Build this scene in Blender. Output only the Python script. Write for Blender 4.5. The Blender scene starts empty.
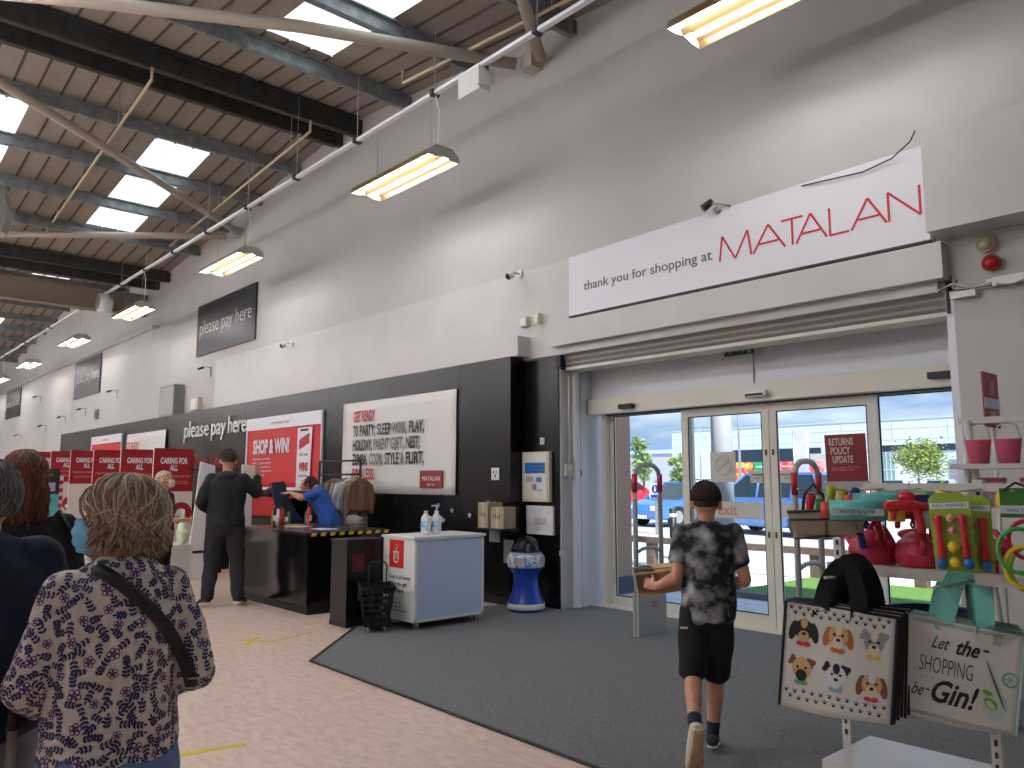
import bpy, bmesh, math, random
from mathutils import Vector, Matrix, noise, Quaternion
from mathutils.bvhtree import BVHTree
random.seed(7)
SC = bpy.context.scene
COL = SC.collection
PI = math.pi
R = math.radians

# ---------------------------------------------------------------- camera, sky, sun, exposure
cam_d = bpy.data.cameras.new('camera')
cam = bpy.data.objects.new('camera', cam_d); COL.objects.link(cam)
cam.location = (0, 0, 1.5)
cam.rotation_euler = (R(90) + math.atan(96/785), 0, R(48))
cam_d.sensor_width = 36; cam_d.sensor_fit = 'HORIZONTAL'; cam_d.lens = 36*785/1024
cam_d.clip_start = 0.05; cam_d.clip_end = 600
SC.camera = cam
vs = SC.view_settings
vs.view_transform = 'Standard'; vs.look = 'None'; vs.gamma = 1.0; vs.exposure = 0.50; vs.use_curve_mapping = False

LAMP = 30.0          # strip-light tube radiance
SUN = 7.5
SKY = 1.0

world = bpy.data.worlds.new('sky'); SC.world = world; world.use_nodes = True
nt = world.node_tree; nt.nodes.clear()
def wn(t, **k):
    n = nt.nodes.new(t)
    for a, b in k.items(): setattr(n, a, b)
    return n
tc = wn('ShaderNodeTexCoord'); mp = wn('ShaderNodeMapping'); mp.inputs['Scale'].default_value = (1, 1, 3.2)
nz = wn('ShaderNodeTexNoise'); nz.inputs['Scale'].default_value = 3.1; nz.inputs['Detail'].default_value = 7; nz.inputs['Roughness'].default_value = .55
cr = wn('ShaderNodeValToRGB')
cr.color_ramp.elements[0].position = .38; cr.color_ramp.elements[0].color = (.20, .42, .82, 1)
cr.color_ramp.elements[1].position = .66; cr.color_ramp.elements[1].color = (.80, .86, .95, 1)
e_ = cr.color_ramp.elements.new(.52); e_.color = (.33, .45, .68, 1)
bg = wn('ShaderNodeBackground'); bg.inputs['Strength'].default_value = SKY
wo = wn('ShaderNodeOutputWorld')
L = nt.links.new
L(tc.outputs['Generated'], mp.inputs['Vector']); L(mp.outputs['Vector'], nz.inputs['Vector'])
L(nz.outputs['Fac'], cr.inputs['Fac']); L(cr.outputs['Color'], bg.inputs['Color']); L(bg.outputs['Background'], wo.inputs['Surface'])

sd = bpy.data.lights.new('sun', 'SUN'); sd.energy = SUN; sd.angle = R(1.0); sd.color = (1, .96, .9)
sun = bpy.data.objects.new('sun', sd); COL.objects.link(sun)
sun.rotation_euler = Vector((-.62, .34, -.85)).to_track_quat('-Z', 'Y').to_euler()   # comes from over the store roof

# ---------------------------------------------------------------- materials
def lin(c): return tuple(((v/255)/12.92 if v/255 <= .04045 else ((v/255+.055)/1.055)**2.4) for v in c)
MC = {}
def mat(name, c, rough=.55, metal=0.0, emis=None, es=0.0, c2=None, ns=8.0, nd=4, bump=0.0, bs=30.0, spec=.5, alpha=1.0, trans=0.0, stretch=None, lo=.35, hi=.65, coat=0.0):
    if name in MC: return MC[name]
    m = bpy.data.materials.new(name); m.use_nodes = True; MC[name] = m
    t = m.node_tree; b = t.nodes['Principled BSDF']
    b.inputs['Base Color'].default_value = (*lin(c), 1); b.inputs['Roughness'].default_value = rough
    b.inputs['Metallic'].default_value = metal; b.inputs['Specular IOR Level'].default_value = spec
    b.inputs['Alpha'].default_value = alpha; b.inputs['Transmission Weight'].default_value = trans
    b.inputs['Coat Weight'].default_value = coat
    if emis: b.inputs['Emission Color'].default_value = (*lin(emis), 1); b.inputs['Emission Strength'].default_value = es
    m.diffuse_color = (*lin(c), 1)
    if c2 or bump:
        tcn = t.nodes.new('ShaderNodeTexCoord'); vec = tcn.outputs['Object']
        if stretch:
            mm = t.nodes.new('ShaderNodeMapping'); mm.inputs['Scale'].default_value = stretch
            t.links.new(vec, mm.inputs['Vector']); vec = mm.outputs['Vector']
    if c2:
        n = t.nodes.new('ShaderNodeTexNoise'); n.inputs['Scale'].default_value = ns; n.inputs['Detail'].default_value = nd
        r = t.nodes.new('ShaderNodeValToRGB'); r.color_ramp.elements[0].position = lo; r.color_ramp.elements[1].position = hi
        r.color_ramp.elements[0].color = (*lin(c), 1); r.color_ramp.elements[1].color = (*lin(c2), 1)
        t.links.new(vec, n.inputs['Vector']); t.links.new(n.outputs['Fac'], r.inputs['Fac']); t.links.new(r.outputs['Color'], b.inputs['Base Color'])
    if bump:
        n2 = t.nodes.new('ShaderNodeTexNoise'); n2.inputs['Scale'].default_value = bs; n2.inputs['Detail'].default_value = 3
        bm_ = t.nodes.new('ShaderNodeBump'); bm_.inputs['Strength'].default_value = bump; bm_.inputs['Distance'].default_value = .01
        t.links.new(vec, n2.inputs['Vector']); t.links.new(n2.outputs['Fac'], bm_.inputs['Height']); t.links.new(bm_.outputs['Normal'], b.inputs['Normal'])
    return m

M_wall = mat('wall_paint', (188, 187, 184), .6, c2=(183, 182, 179), ns=1.2, bump=.05, bs=60)
M_wall_gloss = mat('white_panel_paint', (198, 197, 195), .35, c2=(192, 191, 189), ns=2)
M_jamb = mat('pale_jamb_paint', (222, 226, 232), .4)
M_black = mat('black_gloss_panel', (17, 17, 17), .25, spec=.35)
M_blackm = mat('black_matt', (18, 18, 19), .6)
M_roof = mat('roof_sheet', (146, 138, 128), .55, c2=(136, 128, 118), ns=2, stretch=(.3, 1.5, 1))
M_seam2 = mat('roof_seam', (70, 62, 54), .7)
M_steel = mat('galvanised_steel', (142, 150, 150), .42, metal=.25, c2=(112, 120, 122), ns=6)
M_steel_dark = mat('dark_steel', (62, 64, 62), .5, metal=.3, c2=(48, 50, 49), ns=5)
M_tube = mat('painted_tube', (178, 168, 154), .45)
M_conduit = mat('pale_conduit', (236, 240, 246), .35)
M_beam = mat('beige_beam', (138, 126, 112), .6)
M_floor = mat('vinyl_floor', (232, 206, 190), .34, c2=(208, 180, 163), ns=9, nd=8, stretch=(1, 2.2, 1), lo=.32, hi=.68)
M_carpet = mat('carpet', (126, 127, 126), .95, c2=(106, 107, 107), ns=70, bump=.35, bs=260, spec=.1)
M_carpet_edge = mat('carpet_edge', (42, 40, 38), .7)
M_alu = mat('white_aluminium', (224, 220, 206), .4)
M_seal = mat('black_seal', (22, 24, 28), .5)
M_white = mat('white_plastic', (226, 226, 222), .35)
M_offw = mat('cream_plastic', (205, 198, 178), .45)
M_grey = mat('grey_plastic', (120, 122, 124), .45)
M_greymet = mat('grey_metal', (165, 168, 170), .35, metal=.5)
M_red = mat('sign_red', (178, 26, 34), .45)
M_redd = mat('sign_deep_red', (150, 18, 30), .4)
M_redp = mat('vinyl_red', (200, 30, 36), .5, bump=.25, bs=3)
M_bannerw = mat('vinyl_white', (220, 217, 214), .5, bump=.3, bs=3)
M_ink = mat('black_ink', (40, 42, 44), .6)
M_inkg = mat('grey_ink', (110, 112, 114), .6)
M_signw = mat('sign_white', (222, 224, 230), .35)
M_logo = mat('logo_red', (196, 32, 54), .5)
M_yellow = mat('yellow', (224, 190, 40), .5)
M_skin = mat('skin', (205, 150, 125), .5, c2=(190, 132, 108), ns=12)
M_cardb = mat('cardboard', (186, 148, 104), .75, c2=(172, 134, 92), ns=10)
M_navy = mat('navy_cloth', (28, 36, 58), .85, bump=.2, bs=200)
M_blackc = mat('black_cloth', (24, 24, 26), .85, bump=.2, bs=200)
M_sole = mat('white_sole', (225, 222, 216), .6)
M_chrome = mat('chrome', (200, 200, 200), .15, metal=1.0)
M_tyre = mat('tyre', (22, 22, 23), .8)
M_carglass = mat('car_glass', (30, 42, 52), .08, spec=.8)
def glass(name, tint=(.93, .97, .96), refl=.5):
    m = bpy.data.materials.new(name); m.use_nodes = True; t = m.node_tree; t.nodes.clear()
    o = t.nodes.new('ShaderNodeOutputMaterial'); mx = t.nodes.new('ShaderNodeMixShader')
    tr = t.nodes.new('ShaderNodeBsdfTransparent'); tr.inputs['Color'].default_value = (*tint, 1)
    gl = t.nodes.new('ShaderNodeBsdfGlossy'); gl.inputs['Roughness'].default_value = .02
    fr = t.nodes.new('ShaderNodeFresnel'); fr.inputs['IOR'].default_value = 1.45
    ml = t.nodes.new('ShaderNodeMath'); ml.operation = 'MULTIPLY'; ml.inputs[1].default_value = refl
    t.links.new(fr.outputs['Fac'], ml.inputs[0]); t.links.new(ml.outputs['Value'], mx.inputs['Fac'])
    t.links.new(tr.outputs['BSDF'], mx.inputs[1]); t.links.new(gl.outputs['BSDF'], mx.inputs[2]); t.links.new(mx.outputs['Shader'], o.inputs['Surface'])
    return m
M_glass = glass('clear_glass'); M_dome = glass('dome_plastic', (.75, .8, .82), 1.6)
M_clear = glass('clear_wrap', (.9, .92, .94), 1.3)
def translucent(name, c):
    m = bpy.data.materials.new(name); m.use_nodes = True; t = m.node_tree; t.nodes.clear()
    o = t.nodes.new('ShaderNodeOutputMaterial'); mx = t.nodes.new('ShaderNodeMixShader'); mx.inputs['Fac'].default_value = .45
    a = t.nodes.new('ShaderNodeBsdfTranslucent'); b = t.nodes.new('ShaderNodeBsdfDiffuse')
    a.inputs['Color'].default_value = (*c, 1); b.inputs['Color'].default_value = (*c, 1)
    t.links.new(a.outputs[0], mx.inputs[1]); t.links.new(b.outputs[0], mx.inputs[2]); t.links.new(mx.outputs[0], o.inputs['Surface'])
    return m
M_sky = translucent('rooflight_sheet', (.86, .93, .95))
M_frost = translucent('frosted_film', (.8, .82, .8))

# ---------------------------------------------------------------- object helpers
def new_bm(): return bmesh.new()
def box(bm, x0, x1, y0, y1, z0, z1, mi=0):
    vs_ = [bm.verts.new((x, y, z)) for x in (x0, x1) for y in (y0, y1) for z in (z0, z1)]
    for f in ((0, 1, 3, 2), (4, 6, 7, 5), (0, 4, 5, 1), (2, 3, 7, 6), (0, 2, 6, 4), (1, 5, 7, 3)):
        fa = bm.faces.new([vs_[i] for i in f]); fa.material_index = mi
    return bm
def frame_of(d, side=None):
    d = Vector(d).normalized()
    s = Vector(side) if side is not None else (Vector((1, 0, 0)) if abs(d.x) < .9 else Vector((0, 1, 0)))
    s = (s - d*s.dot(d))
    if s.length < 1e-5: s = d.orthogonal()
    s.normalize(); return s, d.cross(s)
def ring(bm, c, s, u, a, b, n):
    return [bm.verts.new(Vector(c) + s*(a*math.cos(2*PI*i/n)) + u*(b*math.sin(2*PI*i/n))) for i in range(n)]
def skinr(bm, r0, r1, mi=0, sm=True):
    n = len(r0)
    for i in range(n):
        f = bm.faces.new((r0[i], r0[(i+1) % n], r1[(i+1) % n], r1[i])); f.material_index = mi; f.smooth = sm
def cyl(bm, p0, p1, r0, r1=None, n=12, mi=0, caps=True):
    r1 = r0 if r1 is None else r1
    p0, p1 = Vector(p0), Vector(p1); s, u = frame_of(p1-p0)
    a = ring(bm, p0, s, u, r0, r0, n); b = ring(bm, p1, s, u, r1, r1, n); skinr(bm, a, b, mi)
    if caps:
        f = bm.faces.new(a[::-1]); f.material_index = mi; f = bm.faces.new(b); f.material_index = mi
    return bm
def tube(bm, pts, r, n=8, mi=0, closed=False):
    pts = [Vector(p) for p in pts]; rings = []; m = len(pts); s = None
    for i, p in enumerate(pts):
        if closed: d = pts[(i+1) % m]-pts[i-1]
        else: d = pts[min(i+1, m-1)]-pts[max(i-1, 0)]
        s, u = frame_of(d, s)
        rr = r[i] if isinstance(r, (list, tuple)) else r
        rings.append(ring(bm, p, s, u, rr, rr, n))
    for i in range(m-1): skinr(bm, rings[i], rings[i+1], mi)
    if closed: skinr(bm, rings[-1], rings[0], mi)
    else:
        bm.faces.new(rings[0][::-1]).material_index = mi; bm.faces.new(rings[-1]).material_index = mi
    return bm
def loft(bm, pts, rad, side=(1, 0, 0), n=16, mi=0, dirs=None):
    """closed tapered volume with elliptical rings: rad = [(a, b), ...]; rounded ends"""
    pts = [Vector(p) for p in pts]; m = len(pts); rings = []
    for i, p in enumerate(pts):
        d = Vector(dirs[i]) if dirs else pts[min(i+1, m-1)]-pts[max(i-1, 0)]
        s, u = frame_of(d, side)
        a, b = rad[i] if isinstance(rad[i], (tuple, list)) else (rad[i], rad[i])
        if i == 0:
            dd = d.normalized()
            for k in (.35, .75): rings.append(ring(bm, p-dd*min(a, b)*(1-k)*.8, s, u, a*math.sin(k*PI/2), b*math.sin(k*PI/2), n))
        rings.append(ring(bm, p, s, u, a, b, n))
        if i == m-1:
            dd = d.normalized()
            for k in (.75, .35): rings.append(ring(bm, p+dd*min(a, b)*(1-k)*.8, s, u, a*math.sin(k*PI/2), b*math.sin(k*PI/2), n))
    for i in range(len(rings)-1): skinr(bm, rings[i], rings[i+1], mi)
    bm.faces.new(rings[0][::-1]); bm.faces.new(rings[-1])
    return bm
def ell(bm, c, r, rot=None, n=16, mi=0):
    mt = Matrix.Translation(Vector(c)) @ (rot.to_4x4() if rot is not None else Matrix.Identity(4)) @ Matrix.Diagonal((*r, 1))
    res = bmesh.ops.create_uvsphere(bm, u_segments=n, v_segments=max(6, n//2), radius=1, matrix=mt)
    for v in res['verts']:
        for f in v.link_faces: f.smooth = True; f.material_index = mi
    return bm
def lathe(bm, prof, n=28, c=(0, 0), mi=0):
    rs = []
    for r_, z in prof: rs.append([bm.verts.new((c[0]+r_*math.cos(2*PI*i/n), c[1]+r_*math.sin(2*PI*i/n), z)) for i in range(n)])
    for i in range(len(rs)-1): skinr(bm, rs[i], rs[i+1], mi)
    if prof[0][0] > 1e-4: bm.faces.new(rs[0][::-1]).material_index = mi
    if prof[-1][0] > 1e-4: bm.faces.new(rs[-1]).material_index = mi
    return bm
def prism(bm, poly, lo, hi, axis='y', mi=0):
    """poly in the plane of the two other axes, extruded lo..hi along axis"""
    def P(a, b, c): return {'y': (a, c, b), 'x': (c, a, b), 'z': (a, b, c)}[axis]
    v0 = [bm.verts.new(P(a, b, lo)) for a, b in poly]; v1 = [bm.verts.new(P(a, b, hi)) for a, b in poly]
    n = len(poly)
    for i in range(n): bm.faces.new((v0[i], v0[(i+1) % n], v1[(i+1) % n], v1[i])).material_index = mi
    bm.faces.new(v0[::-1]).material_index = mi; bm.faces.new(v1).material_index = mi
    return bm
def bevel(bm, w, seg=2, ang=40):
    es = [e for e in bm.edges if len(e.link_faces) == 2 and e.calc_face_angle(0) > R(ang)]
    if es: bmesh.ops.bevel(bm, geom=es, offset=w, segments=seg, affect='EDGES', clamp_overlap=True)
    return bm
def xf(bm, mt): bmesh.ops.transform(bm, matrix=mt, verts=bm.verts); return bm
def fin(name, bm, m, parent=None, bev=0, smooth=None):
    if bev: bevel(bm, bev)
    bmesh.ops.recalc_face_normals(bm, faces=bm.faces)
    me = bpy.data.meshes.new(name); bm.to_mesh(me); bm.free()
    return link(name, me, m, parent, smooth)
def link(name, me, m, parent=None, smooth=None):
    for x in (m if isinstance(m, (list, tuple)) else [m]): me.materials.append(x)
    if smooth is not None:
        for p in me.polygons: p.use_smooth = smooth
    o = bpy.data.objects.new(name, me); COL.objects.link(o)
    if parent: o.parent = parent
    return o
def tag(o, label, cat, group=None, kind=None):
    if label: o['label'] = label
    if cat: o['category'] = cat
    if group: o['group'] = group
    if kind: o['kind'] = kind
    return o
def thing(name, label, cat, loc=(0, 0, 0), rz=0, group=None):
    o = bpy.data.objects.new(name, None); COL.objects.link(o); o.empty_display_size = .1
    o.location = loc; o.rotation_euler = (0, 0, rz); return tag(o, label, cat, group)
def dup(o, loc, rz=None, label=None):
    r = o.copy(); COL.objects.link(r); r.location = loc
    if rz is not None: r.rotation_euler = (0, 0, rz)
    if label: r['label'] = label
    def rec(src, dst):
        for ch in list(src.children):
            c = ch.copy(); COL.objects.link(c); c.parent = dst; rec(ch, c)
    rec(o, r); return r
def bx(name, x0, x1, y0, y1, z0, z1, m, parent=None, bev=0): return fin(name, box(new_bm(), x0, x1, y0, y1, z0, z1), m, parent, bev)
def struct(o): o['kind'] = 'structure'; return o
def text_mesh(body, size, xs=1.0, off=0.0, ext=.002, align='LEFT', sp=1.0, lsp=1.0):
    cu = bpy.data.curves.new('t', 'FONT'); cu.body = body; cu.size = size; cu.offset = off; cu.extrude = ext
    cu.align_x = align; cu.space_character = sp; cu.space_line = lsp; cu.resolution_u = 3
    o = bpy.data.objects.new('t', cu); COL.objects.link(o)
    bpy.context.view_layer.update()
    me = bpy.data.meshes.new_from_object(o.evaluated_get(bpy.context.evaluated_depsgraph_get()))
    me.transform(Matrix.Diagonal((xs, 1, 1, 1)))
    bpy.data.objects.remove(o); me.materials.clear(); return me
FX = {'-y': (PI/2, 0, 0), '+x': (PI/2, 0, PI/2)}
def text(name, body, size, loc, m, parent=None, face='-y', fit=None, **k):
    me = text_mesh(body, size, **k)
    xsv = [v.co.x for v in me.vertices]
    if fit:
        w = max(xsv)-min(xsv); me.transform(Matrix.Diagonal((fit/w, 1, 1, 1)))
    if face in FX:
        from mathutils import Euler
        me.transform(Matrix.Translation(loc) @ Euler(FX[face]).to_matrix().to_4x4())
    else: me.transform(face @ Matrix.Translation(loc))
    return link(name, me, m, parent)
def remesh(bm, vox, disp=None, smooth=2):
    me = bpy.data.meshes.new('r'); bm.to_mesh(me); bm.free()
    o = bpy.data.objects.new('r', me); COL.objects.link(o)
    md = o.modifiers.new('r', 'REMESH'); md.mode = 'VOXEL'; md.voxel_size = vox; md.use_smooth_shade = True
    if smooth:
        s = o.modifiers.new('s', 'SMOOTH'); s.factor = .5; s.iterations = smooth
    bpy.context.view_layer.update()
    out = bpy.data.meshes.new_from_object(o.evaluated_get(bpy.context.evaluated_depsgraph_get()))
    bpy.data.objects.remove(o)
    if disp:
        ns = [v.normal.copy() for v in out.vertices]
        for v, n in zip(out.vertices, ns): v.co += n*disp(v.co)
    for p in out.polygons: p.use_smooth = True
    return out
def bvh_of(me): return BVHTree.FromPolygons([v.co.copy() for v in me.vertices], [tuple(p.vertices) for p in me.polygons])
# ================================================================ THE SETTING
XL, XR, YB, YF = -46.0, 8.0, -16.0, 6.71
struct(bx('floor', XL, XR, YB, 7.45, -.2, 0, M_floor))
cp = [(-6.15, 3.28), (3.2, 3.10), (3.2, 7.2), (-7.35, 7.2), (-7.35, 4.47)]
struct(fin('floor_carpet', prism(new_bm(), cp, .0, .006, 'z'), M_carpet))
ce = new_bm()
for a, b in ((cp[4], cp[0]), (cp[0], cp[1])):
    a, b = Vector((*a, .004)), Vector((*b, .004)); d = (b-a).normalized(); n = Vector((-d.y, d.x, 0))*.014
    f = [ce.verts.new(p) for p in (a-n, b-n, b+n, a+n)]; g = [ce.verts.new(v.co+Vector((0, 0, .007))) for v in f]
    ce.faces.new(g); [ce.faces.new((f[i], f[(i+1) % 4], g[(i+1) % 4], g[i])) for i in range(4)]
struct(fin('trim_1', ce, M_carpet_edge))

w = new_bm()
box(w, XL, -6.58, YF, 6.98, 0, 8.2)
box(w, -6.58, -2.2, YF, 6.98, 3.12, 8.2)
box(w, -2.2, XR, YF, 6.98, 0, 8.2)
prism(w, [(XL, YF+.02), (XL, 6.47), (-21.1, 6.47), (-20.3, YF+.02)], 0, 5.42, 'z')
struct(fin('wall_front', w, M_wall))
w = new_bm(); box(w, -6.9, -6.58, 6.9, 7.6, 0, 3.2); box(w, -2.2, -1.9, 6.9, 7.6, 0, 3.2)
box(w, -6.6, -2.2, 7.26, 7.55, 2.49, 3.3); box(w, -6.6, -2.2, 6.95, 7.6, 3.12, 3.3)
struct(fin('wall_entrance', w, M_jamb))
struct(bx('wall_left', XL-.2, XL, YB, 7, 0, 8.2, M_wall)); struct(bx('wall_right', XR, XR+.2, YB, 7, 0, 8.2, M_wall)); struct(bx('wall_back', XL, XR, YB-.2, YB, 0, 8.2, M_wall))
# panelling line, thick white band, door fascia
struct(bx('trim_2', -17.28, -2.3, 6.675, 6.72, 3.0, 4.15, M_wall_gloss))
struct(bx('trim_3', -16.35, -7.08, 6.47, 6.70, 3.03, 3.28, M_wall_gloss, bev=.006))
struct(bx('trim_4', -6.62, -2.22, 6.58, 6.95, 3.09, 3.385, M_wall_gloss, bev=.004))
w = new_bm(); xs = -30.0
for x1 in (-28, -25.9, -23.8, -21.7, -19.5, -17.1, -15.05, -11.7, -9.9, -8.2, -7.19):
    box(w, xs+.004, x1-.004, 6.45, 6.72, 0, 3.03); xs = x1
struct(fin('wall_black_panelling', w, M_black, bev=.004))
w = new_bm(); box(w, -7.19, -6.6, 6.69, 6.72, 0, 2.98); struct(fin('wall_black_return', w, M_black))
struct(bx('baseboard_black', -30, -7.19, 6.435, 6.46, 0, .1, M_blackm))
# far wall ledge beam line
struct(bx('trim_5', XL, -20.9, 6.40, 6.72, 5.36, 5.46, M_wall_gloss))
# ceiling: ribbed lining sheets with rooflights let in
SL = .0985
def zr(x):
    t = (x+11.8) % 19.2; t = min(t, 19.2-t); return 7.75-SL*t
RP = .97/3
def sheet(bm, x0, x1, y0, y1):
    k0 = math.ceil((y0-4.2)/RP-1e-6); ys = [(y0, 0)]
    k = k0
    while 4.2+k*RP < y1-.05:
        yc = 4.2+k*RP
        if yc-.03 > y0:
            ys += [(yc-.018, 0), (yc-.010, -.02), (yc+.010, -.02), (yc+.018, 0)]
        k += 1
    ys = [p for p in ys if p[0] < y1]; ys.append((y1, 0))
    a = [bm.verts.new((x0, y, zr(x0-1e-6 if False else x0)+dz)) for y, dz in ys]; b = [bm.verts.new((x1, y, zr(x1)+dz)) for y, dz in ys]
    for i in range(len(ys)-1):
        f = bm.faces.new((a[i], a[i+1], b[i+1], b[i])); f.material_index = 1 if abs(ys[i][1]-ys[i+1][1]) > .01 or ys[i][1] < -.01 else 0
strips = []; y = 4.2
while y > YB: strips.append((y, y+.97)); y -= 2.91
c = new_bm(); wi = 0
lights_x = []
for x0, x1, s0, s1 in ((XL, -40.6, None, None), (-40.6, -31, -37.8, -33.3), (-31, -21.4, -28.8, -24.2), (-21.4, -11.8, -18.6, -14.1), (-11.8, -2.2, -9.6, -5.0), (-2.2, 7.4, .6, 5.1), (7.4, XR, None, None)):
    if s0 is None: sheet(c, x0, x1, YB, 6.72); continue
    sheet(c, x0, s0, YB, 6.72); sheet(c, s1, x1, YB, 6.72)
    yt = 6.72
    for a, b in strips:
        sheet(c, s0, s1, b, yt); yt = a
        wi += 1; wb = new_bm(); sheet(wb, s0, s1, a, b)
        struct(fin('window_%d' % wi, wb, [M_sky, M_sky]))
    sheet(c, s0, s1, YB, yt)
struct(fin('ceiling', c, [M_roof, M_seam2]))
w = new_bm()
for i in range(len(strips)): pass
# roof outer skin edge closing pieces
w.free()

# ---------------------------------------------------------------- roof steel
def purlin(x, h, dx, label, cat='beam', m=M_steel, fl=.075, name='roof_purlin'):
    b = new_bm(); z = -.035
    prism(b, [(0, z), (fl, z), (fl, z-.02), (.012, z-.008), (.012, z-h+.012), (-fl*.9, z-h+.012), (-fl*.9, z-h+.03), (-fl*.9-.008, z-h+.03), (-fl*.9-.008, z-h), (0, z-h)], YB+.1, 6.62, 'y')
    prism(b, [(-.06, z-h), (.06, z-h), (.06, z-.02), (-.06, z-.02)], 6.62, 6.70, 'y')
    o = fin(name, b, m); o.location = (x, 0, zr(x)); tag(o, label, cat, 'roof purlins running out to the wall'); return o
side = 'on the slope nearer the entrance'
k = 0
for x in (5.3, 3.4, 1.5, -.5, -4.6, -6.3, -8.05, -9.87):
    purlin(x, .2, 0, 'grey steel roof purlin %s, number %s down from the ridge' % (side, ['eight','seven','six','five','four','three','two','one'][k])); k += 1
for i, x in enumerate((-11.35, -12.0)):
    purlin(x, .3, 0, 'deep dark %s beam of the ridge pair' % ('right-hand', 'left-hand')[i], m=M_steel_dark, fl=.11, name='ridge_beam')
for i, x in enumerate((-13.58, -15.26, -16.95, -18.66)):
    purlin(x, .2, 0, 'grey steel purlin on the far slope, %s one beyond the ridge pair' % ['first', 'second', 'third', 'fourth'][i])
for i, x in enumerate((-20.7, -21.5)):
    purlin(x, .26, 0, '%s dark beam at the roof valley beyond the rooflights' % ('nearer', 'farther')[i], m=M_steel_dark, fl=.1, name='valley_beam')
for i, x in enumerate((-24.2, -26, -27.8, -29.5, -31.2, -33, -34.7, -36.4, -38.2, -40)):
    purlin(x, .2, 0, 'distant steel purlin in the second roof bay, %s from the valley' % ['first', 'second', 'third', 'fourth', 'fifth', 'sixth', 'seventh', 'eighth', 'ninth', 'tenth'][i])
b = new_bm(); box(b, -22.6, -22.3, YB, 6.7, 5.95, 5.97); box(b, -22.6, -22.3, YB, 6.7, 6.5, 6.52); box(b, -22.46, -22.44, YB, 6.7, 5.97, 6.5)
yy = 6
while yy > -3: cyl(b, (-22.43, yy, 6.43), (-22.40, yy, 6.43), .02, n=6); yy -= .45
tag(fin('roof_girder', b, M_beam), 'deep beige I-section girder spanning the store below the roof valley', 'girder')
def brace(name, pts, r, m, label, cat, plate=None):
    b = tube(new_bm(), pts, r, 12)
    o = fin(name, b, m); tag(o, label, cat)
    if plate:
        p = new_bm(); x, y, z = plate; box(p, x-.25, x+.25, 6.68, 6.705, z-.02, z+.02); box(p, x-.1, x+.1, 6.5, 6.69, z-.1, z+.1); fin('end_plate', p, m, o)
    return o
brace('roof_brace', [(-10.6, .3, 6.95), (-9.45, 1.92, 6.9), (-8.23, 4.0, 6.88), (-7.1, 6.45, 6.85)], .075, M_tube, 'thick pale tubular brace crossing the top left of the roof to the wall', 'brace', (-6.95, 6.7, 6.86))
brace('roof_brace', [(-4.9, 3.9, 6.9), (-5.6, 5.0, 6.9), (-6.75, 6.55, 6.85)], .075, M_tube, 'pale tubular brace rising from the wall bracket towards the top edge', 'brace')
brace('roof_brace', [(-11.0, -.1, 6.95), (-12.23, 1.59, 6.9), (-13.45, 3.16, 6.88), (-16.2, 6.55, 6.85)], .07, M_tube, 'pale tubular brace slanting under the left rooflight to the wall', 'brace', (-16.3, 6.7, 6.85))
brace('roof_brace', [(-24.0, -1.3, 6.8), (-19.7, 2.8, 6.8), (-16.6, 6.5, 6.8)], .07, M_tube, 'nearly level pale tubular brace meeting the wall below the rooflight', 'brace')
def pipe_run(name, pts, drops, r, m, label, cat='pipe'):
    b = tube(new_bm(), pts, r, 8)
    o = fin(name, b, m); tag(o, label, cat)
    for x, y, z in drops: fin('hanger', cyl(new_bm(), (x, y, z-.02), (x, y, zr(x)-.05), .007, n=6), M_greymet, o)
    for x, y, z in drops[::2]: fin('sprinkler_head', cyl(cyl(new_bm(), (x+.3, y, z), (x+.3, y, z+.12), .014, n=8), (x+.3, y, z+.12), (x+.3, y, z+.13), .03, n=8), m, o)
pipe_run('sprinkler_pipe', [(-10.98, 3.17, 7.18), (-10.98, 3.17, 7.0), (-22.3, 3.75, 6.95)], [(-12.9, 3.27, 7), (-15.6, 3.4, 7), (-18.5, 3.56, 6.98), (-21.3, 3.7, 6.97)], .022, mat('cream_pipe', (196, 180, 148), .45), 'thin cream sprinkler pipe running below the left purlins')
pipe_run('sprinkler_pipe', [(-8.6, 5.72, 7.1), (-8.6, 5.72, 6.92), (-5.3, 6.1, 6.92), (-1.0, 6.35, 6.9)], [(-7.9, 5.8, 6.92), (-6, 6.02, 6.92), (-4.2, 6.17, 6.92)], .022, MC['cream_pipe'], 'thin cream sprinkler pipe above the white speaker box')
pipe_run('sprinkler_pipe', [(-10.84, 5.5, 7.1), (-10.84, 5.5, 6.92), (-18.48, 5.95, 6.9)], [(-11.6, 5.55, 6.92), (-13.3, 5.65, 6.92), (-15.2, 5.77, 6.92), (-17.0, 5.87, 6.9)], .022, MC['cream_pipe'], 'thin cream sprinkler pipe converging on the lighting rail')
# lighting rail
b = new_bm(); box(b, XL+1, XR-1, 5.465, 5.53, 6.27, 6.31)
o = tag(fin('lighting_rail', b, M_conduit), 'long galvanised lighting rail running the length of the wall under the roof', 'rail')
x = -2.0
while x > -40:
    fin('clamp', box(new_bm(), x-.03, x+.03, 5.44, 5.555, 6.25, 6.33), M_steel_dark, o)
    fin('hanger', cyl(new_bm(), (x, 5.5, 6.32), (x, 5.5, zr(x)-.04), .006, n=6), M_greymet, o)
    x -= 1.85 if x > -20 else 3.7
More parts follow.
